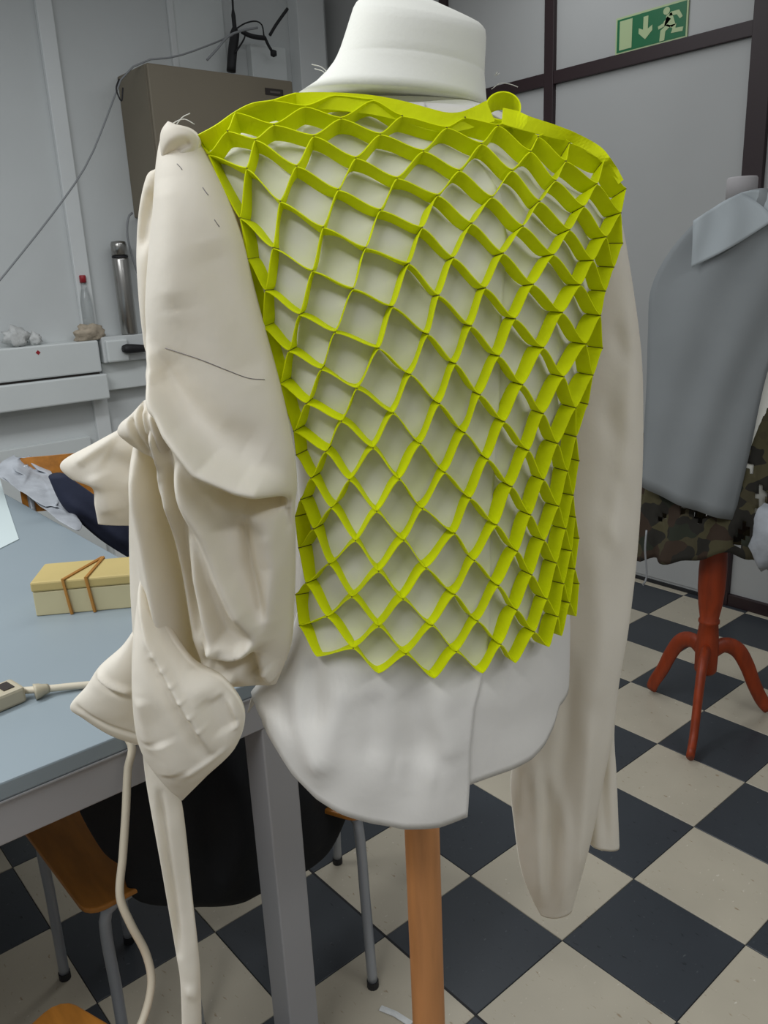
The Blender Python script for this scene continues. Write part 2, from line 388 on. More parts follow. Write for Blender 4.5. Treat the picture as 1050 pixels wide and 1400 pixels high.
# thermos, bottle and bits standing on the trunking
XT = XW + .075
tp, tb_ = on_x(157, 329, XT), on_x(176, 457, XT)
th = thing('thermos_flask', 'tall brushed steel thermos flask standing on the wall trunking', 'flask', (XT, tp[1] * .35 + tb_[1] * .65, a_t))
zb = tb_[2]; H = tp[2] - zb; rT = .044
ax = (XT, on_x(169, 390, XT)[1], zb)
MB().lathe([(rT * .9, 0), (rT, .006), (rT, H * .80), (rT * .93, H * .82)], ax, 28).build('flask_body', M_steel, th, smooth=True)
MB().lathe([(rT * .97, H * .823), (rT * .97, H * .84)], ax, 28).build('collar', M_rub, th)
MB().lathe([(rT * .93, H * .842), (rT * .93, H * .96), (rT * .82, H * .99), (0.001, H)], ax, 28).build('cup_lid', M_steel, th, smooth=True)
bx = thing('water_bottle', 'small clear plastic bottle with a red cap on the wide trunking', 'bottle', on_x(124, 440, XT))
q0, q1 = on_x(122, 376, XT), on_x(126, 452, XT); hb = q1[2]; HB = q0[2] - a_t
ab = (XT - .04, on_x(124, 430, XT)[1], a_t + .001)
MB().lathe([(.025, 0), (.030, .006), (.030, HB * .55), (.026, HB * .66), (.014, HB * .82), (.013, HB * .88)], ab, 20).build('bottle_body', M_clear, bx, smooth=True)
MB().lathe([(.017, HB * .885), (.017, HB * .985), (.014, HB)], ab, 18).build('cap', M_redcap, bx, smooth=True)

def lump(name, c, sx, sy, sz, m, label, cat, amp=.35, seed=1, parent=None, sub=3, flatb=True):
    bm = bmesh.new(); bmesh.ops.create_icosphere(bm, subdivisions=sub, radius=1.0)
    from mathutils import noise
    for v in bm.verts:
        n = noise.fractal(v.co * 1.9 + Vector((seed * 7.3, seed, 0)), 1.0, 2.0, 3)
        v.co *= 1 + amp * n
        v.co = Vector((v.co.x * sx, v.co.y * sy, max(v.co.z, -.75) * sz if flatb else v.co.z * sz))
    lo = min(v.co.z for v in bm.verts)
    for v in bm.verts: v.co += Vector((c[0], c[1], c[2] - (lo if flatb else 0)))
    me = bpy.data.meshes.new(name); bm.to_mesh(me); bm.free(); me.materials.append(m)
    me.polygons.foreach_set('use_smooth', [True] * len(me.polygons))
    o = bpy.data.objects.new(name, me); COL.objects.link(o)
    if label: tag(o, label, cat)
    if parent: o.parent = parent; o.matrix_parent_inverse = Matrix.Translation(-Vector(parent.location))
    return o
q = on_x(122, 455, XT + .02); lump('tissue_bundle', (XT + .018, q[1], a_t + .001), .032, .080, .045, M_beige, 'crumpled beige tissue bundle at the end of the wide trunking', 'tissue', .5, 3)
q = on_x(22, 462, XT); lump('wadding_bundle', (XT, q[1], a_t + .001), .045, .065, .055, M_lint, 'larger fluffy white wadding bundle on the wide trunking', 'wadding', .5, 5)
q = on_x(48, 462, XT); lump('wadding_bundle', (XT, q[1], a_t + .001), .03, .03, .035, M_lint, 'smaller white wadding tuft right of the larger bundle', 'wadding', .5, 9)

# ------------------------------------------------------------------ table
TX, TY, TZ = 0.165, -0.578, 0.90
tb = thing('work_table', 'long grey-blue laminate work table with grey metal frame beside the dress form', 'table', (-1.3, -1.1, 0))
MB().box((-2.55, -2.3, TZ - .028), (TX, TY, TZ)).build('tabletop', M_table, tb, bevel=.003)
MB().box((-2.549, -2.299, TZ - .031), (TX + .001, TY + .001, TZ - .0285)).build('edge_strip', M_tabmet, tb)
def apron(a, b): MB().box(a, b).build('apron', M_tabmet, tb, bevel=.002)
apron((TX - .035, -2.28, TZ - .098), (TX - .004, TY - .015, TZ - .0315)); apron((-2.53, TY - .045, TZ - .098), (TX - .036, TY - .015, TZ - .0315))
apron((-2.53, -2.28, TZ - .098), (-2.50, TY - .046, TZ - .0315))
yl = on_x(438, 1420, TX - .006)[1] - .066
for x, y in ((TX - .072, yl), (-2.53, TY - .082), (-2.53, -2.28), (TX - .072, -2.28)):
    MB().box((x, y, 0.0), (x + .066, y + .066, TZ - .099)).build('leg', M_tabmet, tb, bevel=.003)

# things on the table
bxo = thing('card_box', 'pale yellow card box held with two brown rubber bands on the table', 'box', on_z(110, 840, TZ))
A = on_z(50, 843, TZ); B = on_z(182, 831, TZ); ex = (B - A); ex[2] = 0; lx = np.linalg.norm(ex) * 1.15; ex /= np.linalg.norm(ex); ey = np.array([-ex[1], ex[0], 0])
def obox(o, a, b): # box in (ex,ey,z) frame from A
    v = []
    for z in (a[2], b[2]):
        for x, y in ((a[0], a[1]), (b[0], a[1]), (b[0], b[1]), (a[0], b[1])):
            q = A + ex * x + ey * y; v.append((q[0], q[1], TZ + z))
    return MB().add(v, [(0, 3, 2, 1), (4, 5, 6, 7), (0, 1, 5, 4), (1, 2, 6, 5), (2, 3, 7, 6), (3, 0, 4, 7)])
hbx = .075; wbx = .115
obox(bxo, (0, 0, 0.0005), (lx, wbx, hbx - .022)).build('box_base', M_box, bxo, bevel=.002)
obox(bxo, (-.002, -.002, hbx - .0215), (lx + .002, wbx + .002, hbx)).build('lid', M_lid, bxo, bevel=.004)
for k, (x, xt) in enumerate(((.072, .118), (.118, .122))):
    pts = [A + ex * x + ey * -.005 + np.array([0, 0, .001]), A + ex * (x - .008) + ey * -.005 + np.array([0, 0, hbx + .002]),
           A + ex * xt + ey * (wbx + .004) + np.array([0, 0, hbx + .002]), A + ex * xt + ey * (wbx + .004) + np.array([0, 0, .001])]
    MB().tube(pts, .0035, 6).build('rubber_band', M_band, bxo)
# paper sheet
pp = [on_z(-40, 640, TZ), on_z(0, 655, TZ), on_z(10, 690, TZ), on_z(26, 738, TZ), on_z(0, 751, TZ), on_z(-50, 760, TZ)]
n = len(pp); o = MB().add([(p[0], p[1], TZ + .0006) for p in pp] + [(p[0], p[1], TZ + .0026) for p in pp],
    [tuple(range(n)), tuple(range(n, 2 * n))] + [(i, (i + 1) % n, n + (i + 1) % n, n + i) for i in range(n)]).build('paper_sheet', M_paper)
tag(o, 'pale paper sheet lying on the grey-blue table behind the yellow box', 'paper')
# power strip and its cord
A2 = on_z(-60, 990, TZ); B2 = on_z(48, 945, TZ)
ps = thing('power_strip', 'beige power strip on the table edge, its cream cord hanging down beside the sleeve', 'power strip', A2)
d2 = B2 - A2; d2[2] = 0; L2 = np.linalg.norm(d2); ang = math.atan2(d2[1], d2[0])
Mz = Matrix.Translation(Vector((A2[0], A2[1], TZ + .0005))) @ Matrix.Rotation(ang, 4, 'Z')
MB().box((0, -.025, 0), (L2 - .025, .025, .028), Mz).build('housing', M_strip, ps, bevel=.005)
for k in range(3):
    MB().box((L2 - .055 - k * .05, -.014, .0285), (L2 - .037 - k * .05, .014, .0295), Mz).build('socket', M_dark, ps)
cpts = [B2 + (B2 - A2) / L2 * -.03 + np.array([0, 0, .014]), on_z(60, 942, TZ + .012), on_z(110, 937, TZ + .008), on_z(135, 936, TZ + .006), on_z(160, 950, TZ + .008),
        on_z(172, 985, TZ + .010)]
e0 = on_z(176, 1008, TZ); x_e = TX + .012
cpts += [np.array([x_e - .02, e0[1] + .0, TZ + .008]), np.array([x_e, e0[1] + .004, TZ - .02])]
for (px, py), dx in zip(((175, 1050), (172, 1110), (168, 1170), (164, 1225), (178, 1262), (200, 1305), (207, 1345), (195, 1395), (170, 1440)), np.linspace(0, .12, 9)):
    cpts.append(on_x(px, py, x_e + dx))
MB().tube(spline(cpts, 90), .0062, 8).build('mains_cord', M_cord, ps, smooth=True)
q = MB().tube(spline([on_z(47, 946, TZ + .013), on_z(58, 943, TZ + .013), on_z(66, 941, TZ + .012)], 6), [.014, .013, .012, .010, .009, .008], 10).build('strain_relief', M_strip, ps, smooth=True)

# ------------------------------------------------------------------ cloth tool
def seg_dist(px, py, pl):
    best = np.full(px.shape, 1e9); tt = np.zeros(px.shape)
    L = [0]
    for a, b in zip(pl[:-1], pl[1:]): L.append(L[-1] + math.hypot(b[0] - a[0], b[1] - a[1]))
    for i, (a, b) in enumerate(zip(pl[:-1], pl[1:])):
        dx, dy = b[0] - a[0], b[1] - a[1]; l2 = dx * dx + dy * dy
        u = np.clip(((px - a[0]) * dx + (py - a[1]) * dy) / l2, 0, 1)
        d = np.hypot(px - a[0] - u * dx, py - a[1] - u * dy)
        m = d < best; best = np.where(m, d, best); tt = np.where(m, (L[i] + u * math.sqrt(l2)) / L[-1], tt)
    return best, tt
def relief(px, py, folds):
    h = np.zeros(px.shape)
    for pl, amp, wd in folds:
        d, t = seg_dist(px, py, pl)
        h += amp * np.exp(-(d / wd) ** 2) * np.clip(np.minimum(t, 1 - t) * 5 + .35, 0, 1)
    return h
def cloth(name, fr, L, R, dep, bulge, thick, folds=(), nr=60, nc=40, m=None, parent=None, k=None, seed=0, wob=.0015, power=2.0, closed=True):
    """closed cloth volume lofted between a left and a right outline; folds are modelled relief"""
    dd = [dep] * len(L) if not hasattr(dep, '__len__') else list(dep)
    bb_ = [bulge] * len(L) if not hasattr(bulge, '__len__') else list(bulge)
    # resample left, right together by control index
    def rs(c, cols):
        c = np.array(c, float).reshape(len(c), -1); x = np.linspace(0, 1, len(c)); out = []
        for s in np.linspace(0, 1, nr):
            f_ = s * (len(c) - 1); i = min(int(f_), len(c) - 2); u = f_ - i
            p0 = c[max(i - 1, 0)]; p1 = c[i]; p2 = c[i + 1]; p3 = c[min(i + 2, len(c) - 1)]
            out.append(.5 * ((2 * p1) + (-p0 + p2) * u + (2 * p0 - 5 * p1 + 4 * p2 - p3) * u * u + (-p0 + 3 * p1 - 3 * p2 + p3) * u ** 3))
        return np.array(out)
    Lr, Rr, Dr, Br = rs(L, 2), rs(R, 2), rs(dd, 1)[:, 0], rs(bb_, 1)[:, 0]
    s = np.linspace(-1, 1, nc); s = np.sin(s * math.pi / 2) * .6 + s * .4
    u = (s + 1) / 2
    PX = Lr[:, :1] * (1 - u) + Rr[:, :1] * u; PY = Lr[:, 1:] * (1 - u) + Rr[:, 1:] * u
    H = relief(PX, PY, folds) * (1 - np.abs(s) ** 10)
    rg = np.random.RandomState(seed + 3)
    for q_ in range(5):
        a_, b_, c_ = rg.uniform(-.06, .06), rg.uniform(-.03, .03), rg.uniform(0, 6)
        H += wob * np.sin(PX * a_ + PY * b_ + c_) * (1 - np.abs(s) ** 6)
    prof = (1 - np.abs(s) ** power) ** (1 / 2)
    v = []; f = []
    for i in range(nr):
        for j in range(nc):
            b = fr.P(PX[i, j], PY[i, j], Dr[i], k)
            v.append(b - fr.h * (Br[i] * prof[j] + H[i, j]))
    for i in range(nr):
        for j in range(nc):
            b = fr.P(PX[i, j], PY[i, j], Dr[i], k)
            v.append(b + fr.h * (max(thick * prof[j], 0) + (0.0012 if thick < .01 else 0)) - fr.h * (H[i, j] if thick < .01 else 0) - (fr.h * Br[i] * prof[j] if thick < .01 else 0))
    N = nr * nc; idx = lambda i, j: i * nc + j
    for i in range(nr - 1):
        for j in range(nc - 1):
            f.append((idx(i, j), idx(i + 1, j), idx(i + 1, j + 1), idx(i, j + 1)))
            f.append((N + idx(i, j), N + idx(i, j + 1), N + idx(i + 1, j + 1), N + idx(i + 1, j)))
        f.append((idx(i, 0), N + idx(i, 0), N + idx(i + 1, 0), idx(i + 1, 0)))
        f.append((idx(i, nc - 1), idx(i + 1, nc - 1), N + idx(i + 1, nc - 1), N + idx(i, nc - 1)))
    for j in range(nc - 1):
        f.append((idx(0, j), idx(0, j + 1), N + idx(0, j + 1), N + idx(0, j)))
        f.append((idx(nr - 1, j), N + idx(nr - 1, j), N + idx(nr - 1, j + 1), idx(nr - 1, j + 1)))
    return mk(name, v, f, m, parent, smooth=True)

# ------------------------------------------------------------------ body loft
class Body:
    def __init__(s, fr, Lpx, Rpx, btab, p=2.4):
        s.fr = fr; s.p = p
        l = np.array([fr.loc(fr.P(*q)) for q in Lpx]); r = np.array([fr.loc(fr.P(*q)) for q in Rpx])
        l = l[np.argsort(l[:, 2])]; r = r[np.argsort(r[:, 2])]
        s.lz, s.lt, s.rz, s.rt = l[:, 2], l[:, 0], r[:, 2], r[:, 0]
        s.bz = np.array([q[0] for q in btab]); s.bb = np.array([q[1] for q in btab])
    def sl(s, z):
        a, b = np.interp(z, s.lz, s.lt), np.interp(z, s.rz, s.rt); return (a + b) / 2, (b - a) / 2, np.interp(z, s.bz, s.bb)
    def g(s, X):
        t, d, z = s.fr.loc(X); c, a, b = s.sl(z)
        return (abs((t - c) / a) ** s.p + abs((d - s.fr.D - s.fr.k * t) / b) ** s.p) ** (1 / s.p) - 1
    def grad(s, X, e=1e-3):
        return np.array([(s.g(X + np.eye(3)[i] * e) - s.g(X - np.eye(3)[i] * e)) / (2 * e) for i in range(3)])
    def dist(s, X):
        G = s.grad(X, 4e-3); return s.g(X) / (np.linalg.norm(G) + 1e-9)
    def nrm(s, X):
        G = s.grad(X, 1.2e-2); return G / np.linalg.norm(G)
    def hit(s, px, py, off):
        d = ray(px, py); us = np.arange(.45, 1.15, .006)
        u1 = [(s.fr.D + q) / (d @ s.fr.h) for q in (-.25, .2)]
        us = np.linspace(u1[0], u1[1], 70); prev = None; best = (1e9, us[0])
        for u in us:
            v = s.dist(CC + d * u) - off
            if v < best[0]: best = (v, u)
            if v < 0 and prev is not None:
                a, b = prev, u
                for _ in range(14):
                    m_ = (a + b) / 2
                    if s.dist(CC + d * m_) - off < 0: b = m_
                    else: a = m_
                return CC + d * b
            prev = u
        return CC + d * best[1]
    def pt(s, phi, z, add=0.0):
        """phi=0 faces the camera side, +-90 the silhouettes, 180 the back"""
        c, a, b = s.sl(z); si, co = math.sin(phi), math.cos(phi)
        q = 2 / s.p
        t = c + (a + add) * math.copysign(abs(si) ** q, si)
        d = s.fr.D + s.fr.k * t - (b + add) * math.copysign(abs(co) ** q, co)
        return s.fr.world(t, d, z)

FR = Frame(585, 0.85, 0.33)
Lp = [(470, 96), (445, 112), (420, 130), (385, 146), (330, 172), (296, 200), (296, 240), (318, 300), (340, 360), (360, 430), (380, 500), (400, 560), (414, 620), (419, 680), (421, 760), (415, 830), (398, 885), (370, 920), (350, 945), (336, 1000), (336, 1200)]
Rp = [(664, 112), (665, 140), (700, 176), (760, 205), (805, 236), (832, 275), (832, 330), (818, 380), (806, 440), (796, 500), (784, 560), (775, 620), (770, 700), (772, 780), (774, 850), (773, 900), (771, 960), (766, 1010), (760, 1200)]
BT = [(0.7, .125), (.95, .125), (1.05, .12), (1.15, .11), (1.25, .108), (1.35, .112), (1.45, .12), (1.53, .122), (1.58, .116), (1.63, .10), (1.67, .082), (1.70, .066), (1.74, .056), (1.9, .05)]
BODY = Body(FR, Lp, Rp, BT)

# dress form: neck, hidden trunk, pole and base
df = thing('dress_form', 'white jersey dress form on a round wooden pole wearing the yellow lattice top', 'dress form', (0, 0, 0))
ztop = 1.735
def loft(rings, m, name, parent, cap=True, smooth=True):
    n = len(rings[0]); v = [p for r_ in rings for p in r_]; f = []
    for i in range(len(rings) - 1):
        for k_ in range(n): f.append((i * n + k_, i * n + (k_ + 1) % n, (i + 1) * n + (k_ + 1) % n, (i + 1) * n + k_))
    if cap: f += [tuple(range(n)), tuple((len(rings) - 1) * n + k_ for k_ in range(n))]
    return mk(name, v, f, m, parent, smooth=smooth)
NP = 48
trunk = [[BODY.pt(2 * math.pi * k_ / NP, z, -.008) for k_ in range(NP)] for z in np.linspace(1.12, 1.70, 30)]
loft(trunk, M_form, 'torso', df)
# neck rings from (left, right) outline points, tilted towards the front
nk = [((408, 132), (668, 150), .077, 0), ((432, 116), (665, 138), .072, 0), ((446, 102), (664, 126), .068, 0), ((455, 90), (663, 112), .0655, 0), ((459, 83), (662.5, 104), .0645, 0),
      ((459.6, 81.5), (662.2, 102.5), .0640, 0), ((460.6, 80), (662.5, 101), .0643, 0),
      ((466, 67), (663, 86), .0635, .001), ((472, 48), (664, 68), .063, .003), ((478, 28), (664.5, 52), .0625, .005), ((483, 12), (663.5, 42), .061, .006), ((487, 4), (660, 36), .058, .007),
      ((493, -2), (655, 31), .053, .007), ((502, -6), (646, 26), .046, .006), ((514, -10), (634, 20), .038, .005), ((530, -12), (618, 12), .026, .004), ((560, -8), (600, 4), .008, .002)]
rings = []
for l_, r_, b_, tilt in nk:
    pl_, pr_ = FR.P(*l_, k=.5), FR.P(*r_, k=.5); c_ = (pl_ + pr_) / 2; a_ = (pr_ - pl_) / 2
    rings.append([c_ + a_ * math.sin(q_) - FR.h * b_ * math.cos(q_) - np.array([0, 0, tilt * 1.6 * math.cos(q_)]) for q_ in np.linspace(0, 2 * math.pi, NP + 1)[:-1]])
loft(rings, M_form, 'neck', df)
pc = FR.P(577, 1135, k=0)
pole_c = (pc[0], pc[1])
o = MB().lathe([(.0215, .06), (.0215, 1.0)], (pole_c[0], pole_c[1], 0), 28).build('pole', M_pole, df, smooth=True)
m_ = o.modifiers.new('e', 'EDGE_SPLIT')
MB().lathe([(.17, 0), (.17, .02), (.10, .035), (.035, .045), (.03, .09), (.0217, .1)], (pole_c[0], pole_c[1], 0), 36).build('base', M_pole, df, smooth=True)

# ------------------------------------------------------------------ shirt
sh_ = thing('calico_shirt', 'cream calico shirt toile with long sleeves, the left one gathered, on the dress form', 'shirt', (pole_c[0], pole_c[1], .9))
def hem_fn(px_list):
    out = []
    for p in px_list:
        X = BODY.hit(p[0], p[1], 0.004); t, d, z = FR.loc(X); c, a, b = BODY.sl(z)
        out.append((max(-1, min(1, (t - c) / a)), z))
    out.sort(); return np.array(out)
hemL = hem_fn([(345, 940), (352, 965), (364, 985), (385, 1025), (411, 1067), (435, 1092), (470, 1112), (510, 1127), (552, 1134), (600, 1130), (637, 1117)])
hemR = hem_fn([(600, 1090), (637, 1077), (700, 1055), (725, 1040), (742, 1022), (756, 996), (763, 970)])
sfold = [([(470, 930), (450, 1000), (440, 1060)], .008, 22), ([(560, 940), (575, 1010), (560, 1080)], -.007, 24), ([(510, 950), (505, 1040)], -.006, 18),
         ([(610, 930), (600, 980), (620, 1040)], .006, 20), ([(400, 900), (412, 980), (435, 1060)], .007, 14), ([(380, 930), (395, 1000)], -.006, 10), ([(430, 900), (425, 990)], -.008, 16),
         ([(640, 950), (700, 960), (740, 930)], .004, 25), ([(540, 1050), (600, 1060)], .005, 20)]
def shirt_panel(name, s0, s1, hem, add, zt=1.692, back=False, nr=90, nc=70):
    v = []; f = []
    for i in range(nr):
        for j in range(nc):
            s = s0 + (s1 - s0) * j / (nc - 1)
            zh = np.interp(s, hem[:, 0], hem[:, 1]) if not back else 1.10
            if not back and s < hem[0, 0] + .001: zh = hem[0, 1]
            z = zt + (zh - zt) * i / (nr - 1)
            s_ = max(-1, min(1, s)); ph = math.asin(math.copysign(abs(s_) ** (BODY.p / 2), s_))
            if back: ph = math.pi - ph
            X = BODY.pt(ph, z, add)
            q = px_of(X)
            h = float(relief(np.array([q[0]]), np.array([q[1]]), sfold)[0]) if (not back and q[1] > 860) else 0.0
            h += .0015 * math.sin(q[0] * .05 + q[1] * .02) + .001 * math.sin(q[0] * .021 - q[1] * .05)
            v.append(X - FR.h * h * (1 - abs(s_) ** 8))
    for i in range(nr - 1):
        for j in range(nc - 1):
            f.append((i * nc + j, (i + 1) * nc + j, (i + 1) * nc + j + 1, i * nc + j + 1))
    return mk(name, v, f, M_shirt, sh_, smooth=True, solid=.0012)
sA = float(hemL[-1, 0])
shirt_panel('front_panel', sA - .16, 1.0, hemR, .002)
shirt_panel('front_panel', -1.0, sA, hemL, .0048)
shirt_panel('back_panel', -1.0, 1.0, None, .003, back=True, nr=40, nc=50)

# right sleeve: long empty sleeve hanging straight, with an outer fold
rsL = [(800, 262), (790, 320), (780, 400), (770, 500), (762, 600), (755, 700), (748, 800), (738, 900), (716, 980), (698, 1060), (703, 1130), (712, 1188), (726, 1226), (738, 1249)]
rsR = [(836, 268), (850, 315), (864, 395), (875, 480), (878, 560), (877, 650), (870, 760), (858, 860), (846, 930), (838, 1000), (826, 1060), (814, 1120), (799, 1180), (782, 1244)]
rf = [([(850, 380), (852, 520), (835, 640), (825, 760)], .006, 16), ([(820, 540), (835, 600), (815, 700)], -.007, 16), ([(800, 720), (815, 850), (800, 960)], .007, 20),
      ([(835, 640), (850, 700)], -.004, 12), ([(815, 700), (845, 740)], .004, 10), ([(830, 450), (846, 490)], -.004, 12),
      ([(775, 900), (770, 1000), (750, 1130), (740, 1240)], -.008, 12), ([(800, 960), (795, 1060), (785, 1180)], .008, 12), ([(725, 1020), (728, 1120), (738, 1220)], .008, 10), ([(712, 1040), (708, 1120)], -.006, 6), ([(755, 1040), (768, 1120), (765, 1220)], .005, 9), ([(742, 1050), (748, 1140)], -.004, 5)]
cloth('right_sleeve', FR, rsL, rsR, [.96, .97, .98, .985, .985, .98, .975, .97, .965, .96, .96, .96, .96, .96], [.035, .04, .045, .045, .045, .042, .04, .04, .038, .035, .03, .026, .02, .012], .03, rf, nr=110, nc=44, m=M_cream, parent=sh_, k=0)
ofL = [(820, 860), (812, 930), (806, 1000), (804, 1060), (803, 1110), (805, 1151)]
ofR = [(857, 860), (846, 930), (840, 1000), (843, 1060), (845, 1110), (847, 1158)]
cloth('sleeve_cuff_flap', FR, ofL, ofR, [.985, .985, .985, .985, .985, .985], .012, .012, [([(828, 930), (822, 1040), (825, 1145)], -.006, 7)], nr=40, nc=20, m=M_cream, parent=sh_, k=0)

cloth('underarm_panel', FR, [(330, 330), (345, 440), (365, 540), (380, 640), (384, 740), (380, 850), (360, 920)], [(372, 330), (392, 440), (412, 540), (428, 640), (434, 740), (430, 850), (410, 920)], .845, .004, .004, [([(395, 560), (402, 700), (400, 850)], -.004, 6)], nr=50, nc=16, m=M_shirt, parent=sh_, k=0)
# left sleeve, gathered: main volume with modelled folds
lsL = [(228, 172), (221, 198), (216, 232), (213, 290), (207, 350), (203, 420), (206, 470), (213, 520), (204, 560), (188, 596), (180, 650), (178, 720), (179, 790), (182, 850), (186, 905), (200, 925)]
lsR = [(262, 176), (276, 196), (292, 228), (313, 276), (332, 330), (346, 390), (362, 450), (381, 520), (394, 575), (403, 625), (406, 665), (403, 700), (404, 770), (402, 830), (398, 882), (378, 934)]
lf = [([(238, 250), (250, 330), (262, 420)], .006, 26), ([(300, 330), (330, 420), (360, 520)], -.006, 26),
      ([(207, 470), (228, 520), (262, 572), (300, 618), (345, 642), (404, 662)], .028, 15),        # big roll
      ([(228, 478), (262, 530), (310, 580), (370, 610)], -.007, 26),
      ([(312, 650), (345, 672), (395, 682)], -.034, 12),                                              # hollow under the tip
      ([(215, 545), (245, 600), (272, 650), (300, 700), (322, 765), (345, 815), (360, 850)], .022, 17),
      ([(234, 560), (254, 616), (263, 690), (272, 770), (286, 840)], -.024, 10),
      ([(243, 640), (268, 720), (287, 790), (308, 852), (345, 866)], .015, 12),
      ([(213, 580), (226, 660), (240, 731), (250, 790), (262, 860), (285, 925)], -.030, 10),
      ([(186, 600), (206, 667), (222, 753), (240, 840), (262, 915)], .016, 13),
      ([(196, 650), (204, 730), (214, 800)], .006, 8),
      ([(360, 850), (338, 872), (312, 868), (296, 852)], .010, 8),
      ([(300, 880), (330, 890), (352, 880)], -.016, 10), ([(288, 900), (330, 915)], .010, 12),
      ([(366, 900), (376, 925)], .012, 12), ([(345, 885), (352, 920)], -.016, 9),
      ([(372, 700), (385, 760), (372, 850)], .010, 18), ([(392, 690), (400, 720)], -.010, 8), ([(340, 690), (350, 760), (368, 830)], -.009, 9),
      ([(205, 470), (222, 500), (226, 540)], -.006, 6), ([(214, 500), (236, 548), (240, 590)], .004, 6), ([(230, 560), (238, 610), (236, 670)], .004, 4)]
lf = [(p_, a_ * 1.45 if w_ < 20 else a_, w_ * .92) for p_, a_, w_ in lf]
cloth('left_sleeve', FR, lsL, lsR, [.755,.74,.725,.715,.71,.71,.71,.71,.71,.71,.715,.72,.725,.73,.735,.74], [.018, .03, .035, .042, .046, .048, .048, .046, .044, .044, .044, .042, .04, .036, .03, .012], .045, lf, nr=260, nc=130, m=M_cream, parent=sh_, k=0, wob=.0010)
# rear edge of the sleeve seen on its left
cloth('sleeve_rear_fold', FR, [(212, 232), (202, 242), (193, 285), (190, 340), (195, 400), (200, 450), (203, 475), (212, 500)], [(226, 232), (230, 250), (232, 290), (232, 340), (230, 400), (226, 450), (222, 480), (222, 505)],
      .775, [.01, .018, .024, .026, .026, .022, .018, .01], .02, [([(218, 262), (208, 300), (204, 340)], -.012, 9)], nr=60, nc=24, m=M_cream, parent=sh_, k=.12)
# shoulder cap fold
cloth('sleeve_head', FR, [(230, 166), (222, 182), (221, 205), (225, 228), (230, 240)], [(244, 172), (262, 178), (272, 192), (262, 215), (240, 240)], .735, [.008, .02, .024, .016, .004], .03,
      [([(232, 222), (250, 205), (266, 195)], -.008, 6)], nr=36, nc=24, m=M_cream, parent=sh_, k=.12)
# gathered tuft
cloth('gathered_tuft', FR, [(196, 548), (180, 566), (166, 578), (162, 590), (172, 602), (184, 612)], [(210, 546), (226, 560), (236, 580), (240, 600), (236, 620), (226, 640)], .705, [.006, .016, .020, .018, .010, .001], .02,
      [([(196, 552), (204, 580), (216, 625)], -.012, 4), ([(184, 566), (194, 590), (206, 625)], -.010, 4), ([(214, 556), (224, 590), (230, 630)], .010, 5), ([(204, 556), (212, 590)], .007, 4)], nr=50, nc=50, m=M_cream, parent=sh_, k=.12)
# upper flap pointing left
cloth('upper_flap', FR, [(172, 582), (128, 606), (84, 632), (96, 652), (126, 664), (130, 690), (134, 716)], [(196, 590), (204, 610), (206, 632), (208, 654), (208, 672), (206, 696), (204, 719)], .765, [.006, .014, .016, .016, .014, .012, .006], .005,
      [([(165, 590), (110, 628)], .006, 9), ([(140, 640), (160, 700)], .006, 14), ([(150, 620), (190, 640)], -.005, 14)], nr=60, nc=40, m=M_cream, parent=sh_, k=.12)
# lower flap pointing left with a hem crease
cloth('lower_flap', FR, [(182, 862), (166, 884), (136, 911), (118, 938), (96, 965), (112, 980), (150, 1004), (186, 1018)], [(200, 866), (206, 890), (210, 915), (214, 940), (216, 965), (218, 985), (220, 1004), (222, 1026)], .765, [.004, .008, .012, .012, .012, .010, .008, .004], .005,
      [([(136, 911), (160, 924), (190, 936)], .007, 4), ([(104, 958), (150, 985), (190, 1002)], -.003, 3), ([(132, 918), (158, 932), (188, 944)], -.004, 4)], nr=70, nc=40, m=M_cream, parent=sh_, k=.12)
# hanging bag of the sleeve end
cloth('sleeve_end', FR, [(192, 790), (186, 860), (184, 930), (186, 985), (194, 1022), (212, 1052), (232, 1075), (247, 1087)], [(197, 788), (224, 852), (262, 906), (306, 930), (334, 972), (324, 1018), (288, 1054), (254, 1088)], [.722, .715, .71, .71, .71, .71, .71, .71], [.006, .018, .030, .034, .032, .026, .016, .006], .03,
      [([(192, 800), (214, 862), (250, 922), (278, 962), (298, 1004)], .005, 5), ([(286, 940), (310, 990)], -.006, 8), ([(215, 880), (262, 960), (290, 1015)], -.004, 8), ([(300, 940), (326, 985)], -.010, 12), ([(322, 945), (331, 990)], .006, 6),
       ([(230, 990), (250, 1040)], .006, 18), ([(205, 930), (214, 1000)], .005, 12), ([(262, 1040), (318, 1008)], .003, 5)] + [([(216 + 13 * q, 880 + 19 * q), (226 + 13 * q, 877 + 19 * q)], .0016, 3) for q in range(6)],
      nr=140, nc=70, m=M_cream, parent=sh_, k=.12)
# hanging tie
cloth('hanging_tie', FR, [(194, 1020), (200, 1072), (214, 1150), (228, 1230), (240, 1300), (247, 1345), (250, 1440)], [(230, 1040), (246, 1088), (254, 1140), (262, 1220), (270, 1290), (274, 1340), (276, 1440)], .755, .007, .006,
      [([(222, 1080), (232, 1180), (246, 1300)], -.007, 5), ([(258, 1345), (275, 1352)], .004, 6)], nr=90, nc=18, m=M_cream, parent=sh_, k=.12)
